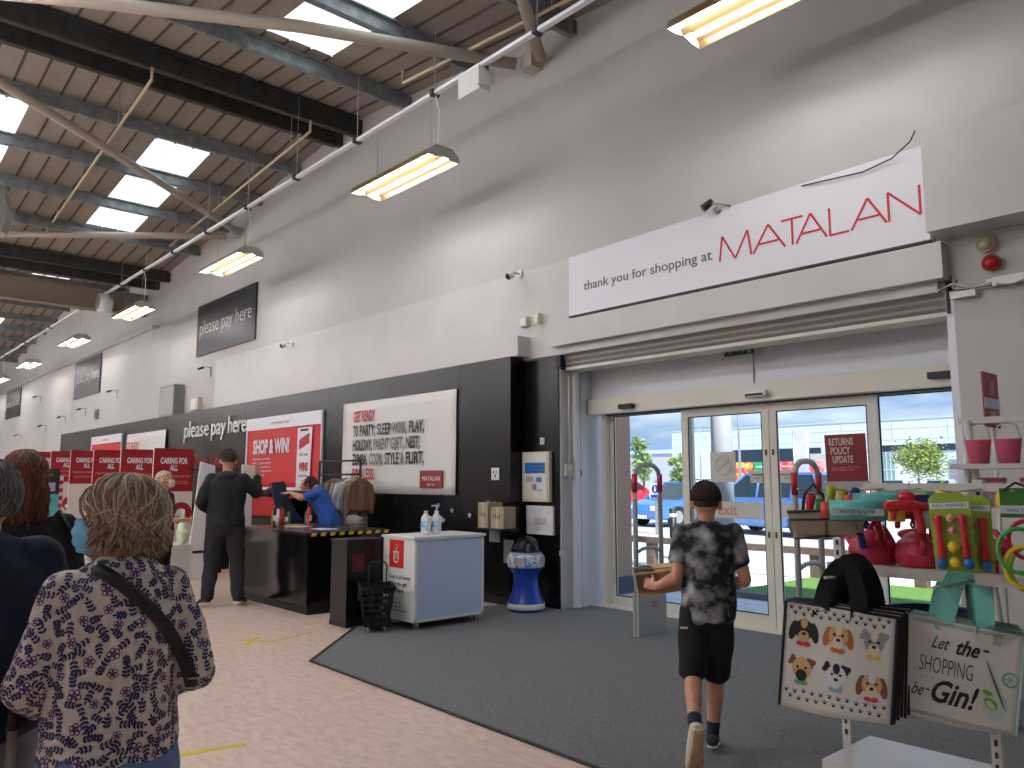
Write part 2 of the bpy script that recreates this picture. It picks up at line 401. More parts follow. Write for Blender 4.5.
# strip lights
M_tubeL = mat('fluorescent_tube', (255, 240, 214), .5, emis=(248, 246, 250), es=LAMP)
M_refl = mat('lamp_reflector', (128, 106, 70), .35, metal=.2)
M_fill_tube = mat('fill_tube', (255, 246, 236), .5, emis=(248, 246, 250), es=88)
M_louv = mat('lamp_body', (176, 172, 164), .4)
def strip_light():
    t = thing('strip_light', None, 'ceiling light')
    b = new_bm()      # W-shaped reflector, open downwards, thin metal
    pr = [(-.24, -.03), (-.225, .03), (-.15, .085), (-.07, .085), (-.0, -.0), (.07, .085), (.15, .085), (.225, .03), (.24, -.03)]
    th = .006
    poly = pr + [(y, z+th*2.2) for y, z in pr[::-1]]
    v0 = [[b.verts.new((x, y, z)) for y, z in pr] for x in (-.88, .88)]; v1 = [[b.verts.new((x, y, z+.014)) for y, z in pr] for x in (-.88, .88)]
    for i in range(len(pr)-1):
        b.faces.new((v0[0][i], v0[0][i+1], v0[1][i+1], v0[1][i])); b.faces.new((v1[0][i], v1[0][i+1], v1[1][i+1], v1[1][i]))
    for v in (0, 1):
        for i in range(len(pr)-1): b.faces.new((v0[v][i], v0[v][i+1], v1[v][i+1], v1[v][i]))
    for i in (0, -1): b.faces.new((v0[0][i], v0[1][i], v1[1][i], v1[0][i]))
    fin('reflector', b, M_refl, t)
    b = new_bm(); prism(b, [(-.21, .05), (-.13, .12), (.13, .12), (.21, .05), (.15, .1), (.07, .1), (0, .014), (-.07, .1), (-.15, .1)], -.9, .9, 'x')
    fin('housing', b, M_louv, t)
    for s in (-1, 1):
        e = new_bm(); prism(e, [(-.24, -.03), (-.225, .04), (-.13, .12), (.13, .12), (.225, .04), (.24, -.03), (.12, -.03), (0, .0), (-.12, -.03)], *sorted((s*.88, s*.895)), 'x'); fin('end_cap', e, M_louv, t)
        fin('tube', cyl(new_bm(), (-.83, s*.11, .03), (.83, s*.11, .03), .021, n=8), M_tubeL, t)
        w_ = new_bm(); cyl(w_, (s*.62, 0, .1), (s*.62, 0, .86), .005, n=5); fin('suspension_wire', w_, M_greymet, t)
    fin('cable', tube(new_bm(), [(.7, .02, .12), (.74, .02, .3), (.76, .02, .6), (.7, 0, .86)], .008, 6), M_white, t)
    return t
sl = strip_light()
LX = [-2.95, -8.22, -13.75, -19.4, -24.8, -30.8, -36.3, -41.6]
NM = {2.5: 'beyond the right edge above the entrance', -2.95: 'at the top edge of the picture, over the entrance', -8.22: 'hanging in front of the bare wall left of the entrance', -13.75: 'second along the rail, right of the black pay sign', -19.4: 'third along the rail, left of the black pay sign', -24.8: 'fourth along the rail', -30.8: 'fifth along the rail', -36.3: 'sixth along the rail', -41.6: 'farthest along the rail'}
for i, x in enumerate(LX):
    if i == 0: sl.location = (x, 5.49, 5.4); sl['label'] = 'twin-tube strip light ' + NM[x]; sl['group'] = 'strip lights'
    else: dup(sl, (x, 5.49, 5.4), label='twin-tube strip light ' + NM[x])
# unseen bare battens added behind the camera to light the roof and walls
def batten():
    t = thing('fill_batten', 'bare twin-tube batten light added as unseen fill behind the camera', 'ceiling light', group='added fill batten lights')
    fin('body', box(new_bm(), -.92, .92, -.05, .05, 0, .06), M_white, t)
    for s in (-1, 1): fin('tube', cyl(new_bm(), (-.86, s*.05, -.03), (.86, s*.05, -.03), .021, n=8), M_fill_tube, t); fin('suspension_wire', cyl(new_bm(), (s*.7, 0, .06), (s*.7, 0, 1.0), .005, n=5), M_greymet, t)
    return t
bt = batten(); fst = True
for yy in (.2, -5.2, -10.6):
    for x in [-5.2 - 4.8*i for i in range(9)]:
        if fst: bt.location = (x, yy, 5.6); fst = False
        else: dup(bt, (x, yy, 5.6))
# white speaker box on rail
t = thing('projector_box', 'white box unit clamped to the lighting rail above the wall', 'speaker', (-6.8, 5.5, 6.0))
fin('body', box(new_bm(), -.2, .2, -.06, .1, -.02, .24), M_white, t, bev=.01); fin('bracket', box(new_bm(), -.23, .23, .02, .05, .2, .28), M_steel_dark, t)
fin('side_cheek', prism(new_bm(), [(-.1, .0), (.14, .06), (.14, .2), (-.1, .24)], .2, .23, 'x'), M_white, t)
t = thing('fan_heater', 'round pale fan unit on the rail between the distant strip lights', 'fan', (-21.9, 5.5, 5.85))
fin('body', cyl(new_bm(), (0, -.15, .2), (0, .15, .2), .24, n=20), M_white, t); fin('grille', cyl(new_bm(), (0, -.17, .2), (0, -.15, .2), .2, n=20), M_greymet, t); fin('bracket', box(new_bm(), -.03, .03, -.03, .03, .4, .5), M_white, t)
# wire caged lamp at left edge
t = thing('caged_lamp', 'wire-caged round lamp hanging at the left edge under the roof', 'lamp', (-17.2, 2.2, 6.1))
fin('shade', lathe(new_bm(), [(.2, .9), (.34, .75), (.42, .5), (.42, .2), (.36, .0), (.30, .0), (.38, .2), (.38, .5), (.3, .72), (.16, .87)]), mat('milky_shade', (150, 148, 142), .4), t)
b = new_bm()
for i in range(12):
    a = 2*PI*i/12; tube(b, [(.44*math.cos(a)*q, .44*math.sin(a)*q, z) for q, z in ((.6, .9), (.9, .75), (1.03, .45), (1.03, .2), (.85, -.05))], .006, 5)
for z, q in ((.75, .4), (.5, .45), (.25, .455), (.02, .41)): tube(b, [(q*math.cos(2*PI*i/20), q*math.sin(2*PI*i/20), z) for i in range(20)], .006, 5, closed=True)
fin('cage', b, M_greymet, t); fin('stem', cyl(new_bm(), (0, 0, .88), (0, 0, 1.1), .03), M_greymet, t)

# ---------------------------------------------------------------- entrance
def frame_bm(x0, x1, z0, z1, y0, y1, l, r, b_, t_):
    b = new_bm(); box(b, x0, x0+l, y0, y1, z0, z1); box(b, x1-r, x1, y0, y1, z0, z1)
    box(b, x0+l, x1-r, y0, y1, z0, z0+b_); box(b, x0+l, x1-r, y0, y1, z1-t_, z1); return b
def pane(nm, x0, x1, z0, z1, y, l, r, b_, t_, kids=True):
    f = struct(fin(nm, frame_bm(x0, x1, z0, z1, y, y+.045, l, r, b_, t_), M_alu))
    fin('glass', box(new_bm(), x0+l, x1-r, y+.018, y+.026, z0+b_, z1-t_), M_glass, f)
    s = frame_bm(x0+l-.001, x1-r+.001, z0+b_-.001, z1-t_+.001, y+.004, y+.014, .013, .013, .013, .013); fin('gasket', s, M_seal, f)
    return f
pane('window_101', -6.40, -5.20, .02, 2.30, 7.40, .05, .05, .10, .02)
d1 = pane('door_1', -5.29, -4.215, .02, 2.29, 7.33, .085, .075, .13, .09)
d2 = pane('door_2', -4.205, -3.12, .02, 2.29, 7.33, .075, .085, .13, .09)
pane('window_102', -3.18, -2.28, .02, 2.30, 7.40, .05, .05, .10, .02)
for d, x in ((d1, -4.25), (d2, -4.17)):
    for z in (.95, 1.78): fin('lock', box(new_bm(), x-.008, x+.008, 7.315, 7.33, z-.03, z+.03), mat('lock_brown', (92, 72, 58), .5), d)
f = new_bm(); box(f, -6.57, -2.2, 7.17, 7.42, 2.30, 2.485); struct(fin('trim_6', f, M_alu, bev=.01))
f = new_bm(); box(f, -6.46, -6.40, 7.30, 7.48, 0, 2.31); box(f, -2.29, -2.2, 7.30, 7.48, 0, 2.31); box(f, -6.44, -2.25, 7.27, 7.36, 0, .022); struct(fin('trim_7', f, M_alu))
f = new_bm(); box(f, -6.4, -2.29, 7.32, 7.41, 2.285, 2.302); struct(fin('trim_8', f, M_steel_dark))
f = new_bm(); box(f, -6.585, -6.52, 6.90, 6.98, 0, 3.0); box(f, -6.585, -6.545, 7.02, 7.12, 0, 3.0); box(f, -2.26, -2.2, 6.72, 6.80, 0, 3.0); box(f, -2.3, -2.2, 6.86, 7.0, 0, 3.0); struct(fin('trim_9', f, M_jamb))
# shutter roll under the fascia
t = thing('roller_shutter', 'ribbed roller shutter rolled up under the white fascia over the doors', 'shutter', (-4.4, 6.9, 2.85))
b = new_bm(); poly = []
for i in range(9):
    z = .0+.03*i; poly += [(-.10-(.02 if i % 2 else 0)-.012*i, z)]
poly = [(.12, 0), (.12, .26)] + poly[::-1]
prism(b, poly, -2.15, 2.15, 'x'); fin('slats', b, mat('shutter_slat', (150, 146, 138), .45), t)
b = new_bm(); box(b, -2.15, 2.15, -.13, .13, -.035, .0); fin('bottom_bar', b, M_alu, t)
for s in (-1, 1): fin('end_plate', box(new_bm(), *sorted((s*2.15, s*2.17)), -.2, .13, -.03, .27), M_seal, t)
# header sensors
def sensor(x, w_, m, lab, z=2.34):
    t = thing('door_sensor', lab, 'sensor', (x, 7.15, z))
    fin('housing', box(new_bm(), -w_/2, w_/2, -.05, .02, 0, .055), m, t, bev=.01); fin('lens', box(new_bm(), -w_/2+.02, w_/2-.02, -.056, -.04, .008, .03), M_seal, t)
sensor(-4.23, .24, M_white, 'white motion sensor on the header above the door centre')
sensor(-5.92, .2, M_seal, 'black motion sensor on the left of the door header', 2.33)
sensor(-2.44, .27, M_seal, 'wide black motion sensor on the right of the door header', 2.36)
fin('trim_10', cyl(new_bm(), (-4.31, 7.25, 2.49), (-4.31, 7.25, 2.86), .006, n=6), M_grey); struct(bpy.data.objects['trim_10'])
t = thing('exit_sign', 'green emergency exit sign on a clear panel above the doors', 'sign', (-4.3, 7.05, 2.72))
fin('panel', box(new_bm(), -.25, .22, 0, .01, .02, .16), M_clear, t); fin('face', box(new_bm(), -.22, .12, -.006, 0, .05, .14), mat('exit_green', (14, 70, 50), .4), t)
b = new_bm(); ell(b, (-.16, -.008, .122), (.01, .003, .01)); tube(b, [(-.16, -.009, .115), (-.15, -.009, .09), (-.17, -.009, .065)], .006, 5); tube(b, [(-.15, -.009, .09), (-.13, -.009, .068)], .005, 5); tube(b, [(-.18, -.009, .1), (-.135, -.009, .105)], .005, 5)
box(b, -.09, 0, -.009, -.006, .09, .1); prism(b, [(0, .075), (.025, .095), (0, .115)], -.009, -.006, 'y'); box(b, .05, .09, -.009, -.006, .06, .13); fin('running_figure', b, mat('exit_pale', (130, 170, 150), .5), t)
# stickers on the glass
def sticker(nm, x0, x1, z0, z1, lab, m=M_frost, y=7.342):
    o = tag(bx(nm, x0, x1, y, y+.004, z0, z1, m), lab, 'sticker'); return o
M_film = mat('window_film', (206, 206, 196), .6)
s = sticker('exit_sticker', -5.0, -4.32, 1.10, 1.27, 'pale window strip reading exit on the left sliding door', M_film)
text('lettering', 'exit', .16, (-4.86, 7.340, 1.135), mat('exit_orange', (196, 120, 96), .5), s)
s = sticker('window_notice', -4.93, -4.62, 1.48, 1.80, 'square pale notice with a faint struck-out circle on left sliding door', M_film)
b = new_bm(); tube(b, [(-4.775+.1*math.cos(i*PI/12), 7.339, 1.65+.1*math.sin(i*PI/12)) for i in range(24)], .006, 6, closed=True); tube(b, [(-4.85, 7.339, 1.59), (-4.70, 7.339, 1.71)], .006, 6)
fin('symbol', b, mat('film_mark', (214, 200, 180), .6), s)
for x0, x1, lb in ((-4.45, -4.29, 'left'), (-4.13, -3.95, 'right')):
    s = sticker('window_label', x0, x1, 1.47, 1.60, 'small cream door label with two text lines on the %s sliding door' % lb, M_film)
    text('lettering', 'automatic\ndoor', .035, ((x0+x1)/2, 7.340, 1.545), M_grey, s, align='CENTER')
s = sticker('push_strip', -4.12, -3.75, 1.12, 1.27, 'blank pale strip on the right sliding door behind the gate', M_film)

# ---------------------------------------------------------------- wall signs
def pay_board(x0, x1, y, z0, z1, lab, grp='black pay signs'):
    t = thing('pay_sign', lab, 'sign', (x0, y, z0), group=grp)
    W, H = x1-x0, z1-z0
    fin('board', box(new_bm(), 0, W, -.03, 0, 0, H), mat('sign_black', (38, 40, 41), .4), t)
    text('lettering', 'please pay here', .5, (W*.05, -.032, H*.40), M_white, t, fit=W*.88, ext=.003, off=-.008)
    return t
pay_board(-18.5, -15.28, 6.70, 4.36, 5.56, 'large black please pay here sign high on the wall, nearest of three')
pay_board(-28.6, -25.6, 6.46, 4.1, 5.3, 'black please pay here sign on the far white wall, middle of three')
pay_board(-40.2, -37.2, 6.46, 4.1, 5.3, 'grey-looking pay sign at the left edge, farthest of three')
t = thing('pay_lettering', 'white please pay here letters fixed to the black panelling', 'lettering', (-18.35, 6.434, 2.45))
for wd, x_, f_ in (('please', 0, 1.44), ('pay', 1.60, .76), ('here', 2.50, .86)): text('word', wd, .52, (x_, 0, 0), M_white, t, fit=f_, ext=.012)
# entrance banner
t = thing('banner_sign', 'long white sign board thanking shoppers, with thin red capitals, above the doors', 'sign', (-6.32, 6.66, 3.42))
fin('board', prism(new_bm(), [(0, 0), (4.02, .0), (4.02, .80), (0, .71)], -.06, 0, 'y'), M_signw, t)
text('lettering', 'thank you for shopping at', .15, (.24, -.063, .27), mat('sign_grey_ink', (92, 94, 100), .5), t, fit=1.74, ext=.002)
def strokes(word, h, wds):
    """thin capitals drawn as bars"""
    b = new_bm(); th = .019; x = 0
    G = {'M': [(0, 0, .10, 1), (.10, 1, .5, 0), (.5, 0, .90, 1), (.90, 1, 1, 0)], 'A': [(0, 0, .5, 1), (.5, 1, 1, 0), (.2, .32, .8, .32)],
         'T': [(0, .985, 1, .985), (.5, 0, .5, 1)], 'L': [(0, 0, 0, 1), (0, .015, 1, .015)], 'N': [(0, 0, 0, 1), (0, 1, 1, 0), (1, 0, 1, 1)]}
    for ch, (w_, gap) in zip(word, wds):
        for x0, z0, x1, z1 in G[ch]:
            p, q = Vector((x+x0*w_, 0, z0*h)), Vector((x+x1*w_, 0, z1*h)); d = (q-p).normalized(); n = Vector((-d.z, 0, d.x))*th/2
            f = [b.verts.new(v) for v in (p-n, q-n, q+n, p+n)]; g = [b.verts.new(v.co+Vector((0, -.004, 0))) for v in f]
            b.faces.new(g); [b.faces.new((f[i], f[(i+1) % 4], g[(i+1) % 4], g[i])) for i in range(4)]
        x += w_+gap
    return xf(b, Matrix.Translation((2.07, -.061, .225)))
fin('lettering', strokes('MATALAN', .25, [(.35, .02), (.33, -.03), (.21, -.07), (.29, .03), (.17, .02), (.30, .02), (.25, 0)]), M_logo, t)
fin('edge_strip', box(new_bm(), 0, 4.02, -.07, 0, -.02, -.0), M_steel_dark, t)  # dark strip paints the shadow line under the sign
tag(fin('wall_cable', tube(new_bm(), [(-3.36, 6.59, 4.17), (-3.1, 6.58, 4.15), (-2.8, 6.58, 4.13), (-2.55, 6.57, 4.17), (-2.37, 6.5, 4.24), (-2.3, 6.42, 4.28)], .006, 6), M_seal), 'thin black cable looping over the top right of the white sign', 'cable')
# box-out at right
struct(bx('wall_boxing', -2.25, XR-.2, 6.38, 6.72, 3.42, 4.22, M_wall_gloss, bev=.004))
def sounder(nm, x, z, m, lab, cat):
    t = thing(nm, lab, cat, (x, 6.7, z)); fin('base', cyl(new_bm(), (0, 0, 0), (0, -.05, 0), .06, .06, 20), MC['cream_plastic'] if m is not M_red else M_redd, t)
    b = new_bm(); ell(b, (0, -.055, 0), (.05, .04, .05)); fin('dome', b, m, t)
    fin('rim', tube(new_bm(), [(.058*math.cos(i*PI/10), -.05, .058*math.sin(i*PI/10)) for i in range(20)], .008, 6, closed=True), m, t)
sounder('alarm_sounder', -1.93, 3.31, mat('aged_cream', (176, 164, 130), .4), 'round cream alarm sounder on the pillar right of the doors', 'alarm')
sounder('alarm_beacon', -1.90, 3.155, M_red, 'round red alarm beacon below the cream sounder', 'alarm')
t = thing('cable_trunking', 'white cable trunking with loose wires on the pillar beside the shutter', 'trunking', (-2.2, 6.70, 2.98))
b = new_bm(); box(b, .25, 1.0, -.03, 0, .03, .055); box(b, .3, .52, -.05, 0, -.01, .06); box(b, .0, .18, -.06, 0, -.06, -.01); fin('boxes', b, M_white, t)
for i in range(4): fin('wire', tube(new_bm(), [(-.1+.05*i, -.03, .03+.02*i), (.03, -.07, .06-.02*i), (.15, -.05, .0), (.3, -.04, .03-.01*i), (.42, -.07, -.03), (.6, -.03, .04)], .005, 5), (M_white, M_grey, M_offw, M_seal)[i], t)
def wallbox(nm, x, y, z, w_, h, d, m, lab, cat, kids=()):
    t = thing(nm, lab, cat, (x, y, z)); fin('case', box(new_bm(), 0, w_, -d, 0, 0, h), m, t, bev=min(.006, d*.2))
    for kn, a, b_, c_, dd, mm in kids: fin(kn, box(new_bm(), a, b_, -d-.004, -d+.001, c_, dd), mm, t)
    return t
wallbox('junction_box', -7.2, 6.675, 3.42, .13, .12, .07, M_offw, 'cream junction box on the white wall, left of a pair', 'junction box', [('cover', .02, .11, .02, .10, M_white)])
wallbox('junction_box', -6.93, 6.675, 3.42, .08, .13, .07, M_offw, 'narrow cream junction box on the white wall, right of a pair', 'junction box', [('cover', .015, .065, .02, .11, M_white)])
wallbox('shutter_box', -6.60, 6.71, 2.86, .07, .12, .05, M_seal, 'small black box at the top of the jamb beside the shutter', 'box')
t = wallbox('wall_switch', -6.89, 6.685, 1.93, .06, .08, .02, M_white, 'small white switch above the alarm panel', 'switch', [('rocker', .02, .04, .02, .06, M_grey)])
t = wallbox('socket_plate', -7.53, 6.445, 1.50, .14, .15, .012, M_white, 'square white two-gang plate left of the alarm panel', 'switch', [('rocker', .03, .05, .08, .11, M_seal), ('rocker', .06, .08, .03, .07, M_seal), ('rocker', .085, .105, .08, .11, M_grey)])
def camera_unit(x, y, z, lab, arm=.18, white=True):
    t = thing('security_camera', lab, 'camera', (x, y, z)); b = new_bm(); cyl(b, (0, 0, 0), (0, -.03, 0), .05, n=14); tube(b, [(0, -.02, 0), (0, -arm*.7, 0), (0, -arm, -.02)], .014, 8); fin('mount', b, M_white, t)
    b = new_bm(); ell(b, (0, -arm, -.05), (.055, .055, .05)); fin('housing', b, M_white if white else M_seal, t); ell(b2 := new_bm(), (-.01, -arm-.02, -.06), (.045, .045, .045)); fin('lens', b2, M_seal, t)
camera_unit(-13.6, 6.68, 4.05, 'dark-lensed dome camera on the wall above the shop and win banner'); camera_unit(-7.25, 6.68, 4.13, 'dome camera on the wall left of the white entrance sign')
t = thing('spotlight', 'small black and silver spotlight standing on the white sign edge', 'camera', (-4.25, 6.6, 4.16))
b = new_bm(); cyl(b, (0, 0, 0), (0, -.05, .02), .03); tube(b, [(.14, 0, .02), (.04, -.05, .06), (-.02, -.08, .07)], .012, 6); fin('arm', b, M_greymet, t); fin('head', cyl(new_bm(), (-.03, -.06, .1), (-.1, -.12, .03), .035, .04), M_seal, t)
def arm_cam(x, y, z, lab):
    t = thing('bracket_camera', lab, 'camera', (x, y, z)); t.scale = (.62, .62, .62); b = new_bm(); box(b, -.02, .02, -.02, 0, -.35, .04); tube(b, [(0, -.01, 0), (-.1, -.12, .02), (-.2, -.3, .02)], .014, 6); fin('bracket', b, M_grey, t)
    fin('housing', cyl(new_bm(), (-.14, -.22, 0), (-.27, -.38, -.06), .04), M_seal, t)
arm_cam(-17.6, 6.70, 4.02, 'small camera on a bracket below the nearest black pay sign')
for i, (x, z) in enumerate(((-23.8, 4.0), (-27.0, 3.7), (-29.5, 3.6), (-32.3, 3.45), (-33.5, 4.6), (-36.5, 3.3))): arm_cam(x, 6.45, z, 'tiny bracket camera on the far white wall, %s from the right' % ['first', 'second', 'third', 'fourth', 'fifth', 'last'][i])
t = wallbox('cabinet_unit', -20.2, 6.70, 3.03, 1.0, .75, .25, mat('grey_cabinet', (128, 130, 126), .45), 'grey metal wall cabinet above the black panelling', 'cabinet', [('door', .05, .95, .05, .70, mat('grey_cabinet_door', (150, 152, 148), .45))])
t = wallbox('wall_panel_box', -18.5, 6.70, 3.1, .45, .28, .1, M_offw, 'cream box with two handles on the wall right of the grey cabinet', 'box', [('cover', .03, .3, .03, .25, M_white)])
wallbox('vent_plate', -25.9, 6.46, 3.3, .3, .3, .04, M_grey, 'small square grey vent plate on the far white wall', 'vent', [('grille', .05, .25, .05, .25, M_steel_dark)])
# banners
def eyelets(b, W, H):
    for x in (.04, W-.04):
        for z in (.04, H-.04): cyl(b, (x, -.012, z), (x, -.016, z), .012, n=8)
def cloth_sheet(x0, x1, z0, z1, amp=.012, n=22, slope=None, thick=.004, seed=0):
    b = new_bm(); nx, nz_ = n, max(6, int(n*(z1-z0)/(x1-x0)))
    g = []
    for k in (0, 1):
        rows = []
        for j in range(nz_+1):
            row = []
            for i in range(nx+1):
                u, v = i/nx, j/nz_; x = x0+(x1-x0)*u; z = z0+(z1-z0)*v
                y = -.008-amp*(1+noise.noise(Vector((x*1.3+seed, z*.8+seed, 0))))*(1-.6*v) - k*thick
                row.append(b.verts.new((x, y, z)))
            rows.append(row)
        g.append(rows)
    for k in (0, 1):
        for j in range(nz_):
            for i in range(nx):
                f = b.faces.new((g[k][j][i], g[k][j][i+1], g[k][j+1][i+1], g[k][j+1][i])); f.smooth = True
    for j in range(nz_):
        for i in (0, nx): b.faces.new((g[0][j][i], g[0][j+1][i], g[1][j+1][i], g[1][j][i]))
    for i in range(nx):
        for j in (0, nz_): b.faces.new((g[0][j][i], g[0][j][i+1], g[1][j][i+1], g[1][j][i]))
    return b
# get ready banner
t = thing('slogan_banner', 'large white banner with black and red condensed capitals on the black wall', 'banner', (-11.2, 6.445, 1.30))
fin('sheet', cloth_sheet(0, 2.95, 0, 1.41), M_bannerw, t)
rows = [[('GET READY', 'R')], [('TO ', 'K'), ('PARTY, ', 'K'), ('SLEEP ', 'K'), ('WORK, ', 'G'), ('PLAY,', 'K')], [('HOLIDAY, ', 'K'), ('PARENT ', 'G'), ('GIFT, ', 'G'), ('NEST,', 'K')], [('ZUMBA, ', 'K'), ('COOK, ', 'G'), ('STYLE ', 'K'), ('& ', 'G'), ('FLIRT,', 'K')], [('FOR LESS.', 'R')]]
wid = [.68, 1.95, 1.85, 1.95, .68]
mm = {'R': mat('banner_red', (186, 36, 44), .5), 'K': M_ink, 'G': M_inkg}
for i, rw in enumerate(rows):
    tot = sum(len(s.strip())+.7 for s, _ in rw); x = .36; z = 1.10-.222*i
    for s, c_ in rw:
        n = len(s.strip()); w_ = wid[i]*n/tot
        text('lettering', s.strip(), .235, (x, -.047, z), mm[c_], t, fit=w_*1.0, ext=.001, off=.006); x += wid[i]*(n+.7)/tot
fin('logo_patch', box(new_bm(), 2.18, 2.70, -.05, -.04, .09, .33), mat('logo_maroon', (140, 40, 48), .5), t)
text('lettering', 'MATALAN', .09, (2.24, -.052, .19), M_bannerw, t, fit=.40, ext=.001)
text('lettering', 'for all', .05, (2.36, -.052, .125), M_bannerw, t, fit=.16, ext=.001)
# shop and win banner
def shop_banner(loc, lab, W=3.0, H=1.35, full=True):
    t = thing('promotion_banner', lab, 'banner', loc)
    fin('sheet', cloth_sheet(0, W, 0, H, amp=.006), M_redp, t)
    fin('top_band', box(new_bm(), 0, W, -.034, -.03, H*.83, H), M_signw, t)
    text('lettering', 'SHOPWEAR.CO.UK', .06, (W*.36, -.037, H*.89), M_logo, t, fit=W*.24, ext=.001)
    b = new_bm(); box(b, -.01, .03, -.036, -.0, 0, H); box(b, W-.03, W, -.036, 0, 0, H); box(b, 0, W, -.036, 0, 0, .05); fin('border', b, M_signw, t)
    if full:
        text('lettering', 'SHOP & WIN!', .36, (W*.115, -.04, H*.50), M_signw, t, fit=W*.50, ext=.001, off=.012)
        for i in range(5): text('lettering', ['Shop instore or online', 'and scan your card for', 'your chance to win one', 'of the daily prizes', 'Win every day'][i], .06, (W*.115, -.04, H*.41-.075*i), M_signw, t, fit=W*(.25, .27, .26, .28, .18)[i], ext=.001)
        b = new_bm(); prism(b, [(W*.715, H*.03), (W*.875, H*.03), (W*.895, H*.80), (W*.72, H*.80)], -.042, -.036, 'y'); fin('receipt_panel', b, M_signw, t)
        b = new_bm(); box(b, W*.755, W*.85, -.044, -.04, H*.755, H*.785); fin('receipt_slot', b, M_ink, t)
        b = new_bm(); prism(b, [(W*.745, H*.52), (W*.865, H*.60), (W*.865, H*.73), (W*.745, H*.65)], -.046, -.04, 'y'); fin('receipt_tag', b, M_red, t)
        text('lettering', 'PLAY AND', .06, (W*.75, -.046, H*.44), M_ink, t, fit=W*.10, ext=.001)
        text('lettering', 'WINS', .2, (W*.75, -.046, H*.25), M_red, t, fit=W*.11, ext=.001, off=.01)
        text('lettering', 'INSTORE', .06, (W*.75, -.046, H*.17), M_ink, t, fit=W*.10, ext=.001)
    else:
        text('lettering', 'SHOP & WIN', .34, (W*.08, -.04, H*.42), M_signw, t, fit=W*.6, ext=.001, off=.012)
    return t
shop_banner((-14.87, 6.445, 1.32), 'red shop and win banner with white lettering, nearest on the black wall')
shop_banner((-26.0, 6.445, 1.42), 'red banner behind the queue boards, farther along the black wall', full=False)
t = thing('draped_banner', 'crumpled white banner hanging on the black wall beside the farther red banner', 'banner', (-22.5, 6.445, 1.4))
fin('sheet', cloth_sheet(0, 3.0, 0, 1.3, amp=.05, seed=4), M_bannerw, t)
text('lettering', 'GET READY', .3, (.4, -.16, .85), mm['R'], t, fit=1.0, ext=.001, off=.006)
# alarm panel, cartons, notices
t = thing('fire_alarm', 'cream alarm control panel with blue displays on the black wall', 'control panel', (-7.18, 6.685, 1.24))
fin('case', box(new_bm(), 0, .47, -.05, 0, 0, .60), MC['cream_plastic'], t, bev=.008); fin('door', box(new_bm(), .03, .44, -.058, -.05, .03, .57), mat('cream_door', (214, 210, 196), .4), t)
M_blue = mat('panel_blue', (28, 104, 178), .4)
fin('display', box(new_bm(), .06, .41, -.063, -.056, .34, .47), M_blue, t)
for i in range(3): fin('display_line', box(new_bm(), .18, .38, -.066, -.062, .355+.04*i, .37+.04*i), mat('panel_dark_blue', (16, 60, 120), .4), t)
fin('keypad', box(new_bm(), .08, .20, -.063, -.056, .24, .30), mat('key_tan', (176, 158, 140), .5), t); fin('badge', box(new_bm(), .26, .35, -.063, -.056, .235, .295), M_blue, t)
fin('lock', box(new_bm(), .2, .26, -.072, -.056, .14, .21), M_grey, t); fin('key_label', box(new_bm(), .28, .35, -.063, -.056, .12, .15), mat('pale_blue', (130, 190, 224), .4), t)
t = thing('framed_notice', 'white framed notice hanging below the alarm panel', 'notice', (-7.13, 6.685, .85))
fin('frame', frame_bm(0, .46, 0, .34, -.03, 0, .018, .018, .018, .018), M_white, t); fin('paper', box(new_bm(), .018, .442, -.018, 0, .018, .322), mat('paper', (222, 218, 220), .6), t); fin('picture', box(new_bm(), .13, .33, -.022, -.017, .12, .20), mat('pastel_print', (206, 190, 188), .6, c2=(176, 196, 178), ns=30), t)
def notice(x, y, z, w_, h, lab, m=None):
    t = thing('paper_notice', lab, 'notice', (x, y, z)); fin('sheet', box(new_bm(), 0, w_, -.004, 0, 0, h), m or mat('paper', (222, 218, 220), .6), t)
    text('lettering', '\n'.join(['notice to all staff', 'please read this sheet', 'before opening up'] * 2), .022, (.02, -.006, h-.06), M_inkg, t, fit=w_*.8, ext=.0005)
M_ghost = mat('faded_paper', (118, 118, 120), .6)
notice(-7.57, 6.44, .74, .2, .3, 'faded grey sheet taped low on the black wall, left of the cartons', M_ghost); notice(-7.62, 6.44, 1.0, .05, .25, 'narrow faded grey strip on the black wall', M_ghost); notice(-7.3, 6.44, .5, .18, .28, 'faded grey sheet left of the charity globe', M_ghost)
t = thing('wall_shelf', 'small black shelf holding two cartons under the alarm panel', 'shelf', (-7.5, 6.44, .93)); fin('board', box(new_bm(), 0, .48, -.28, 0, -.02, 0), M_blackm, t)
def carton(x, y, z, w_, d, h, lab, rz=0):
    t = thing('carton', lab, 'box', (x, y, z), rz); fin('body', box(new_bm(), -w_/2, w_/2, -d/2, d/2, 0, h), mat('pale_card', (176, 160, 138), .75, c2=(160, 144, 122), ns=8), t, bev=.003)
    fin('tape', box(new_bm(), -.02, .02, -d/2-.001, d/2+.001, -.0, h+.001), mat('card_tape', (190, 178, 156), .5), t); b = new_bm()
    for i, hh in enumerate((.05, .07, .04, .05)): box(b, -w_*.32+i*w_*.16, -w_*.26+i*w_*.16, -d/2-.002, -d/2, h*.45, h*.45+hh)
    fin('printed_mark', b, M_ink, t)
carton(-7.12, 6.27, .93, .2, .22, .25, 'brown carton with black printed marks on the shelf, right of a pair', R(8)); carton(-7.36, 6.27, .93, .2, .22, .3, 'taller brown carton on the shelf, left of a pair', R(-5))
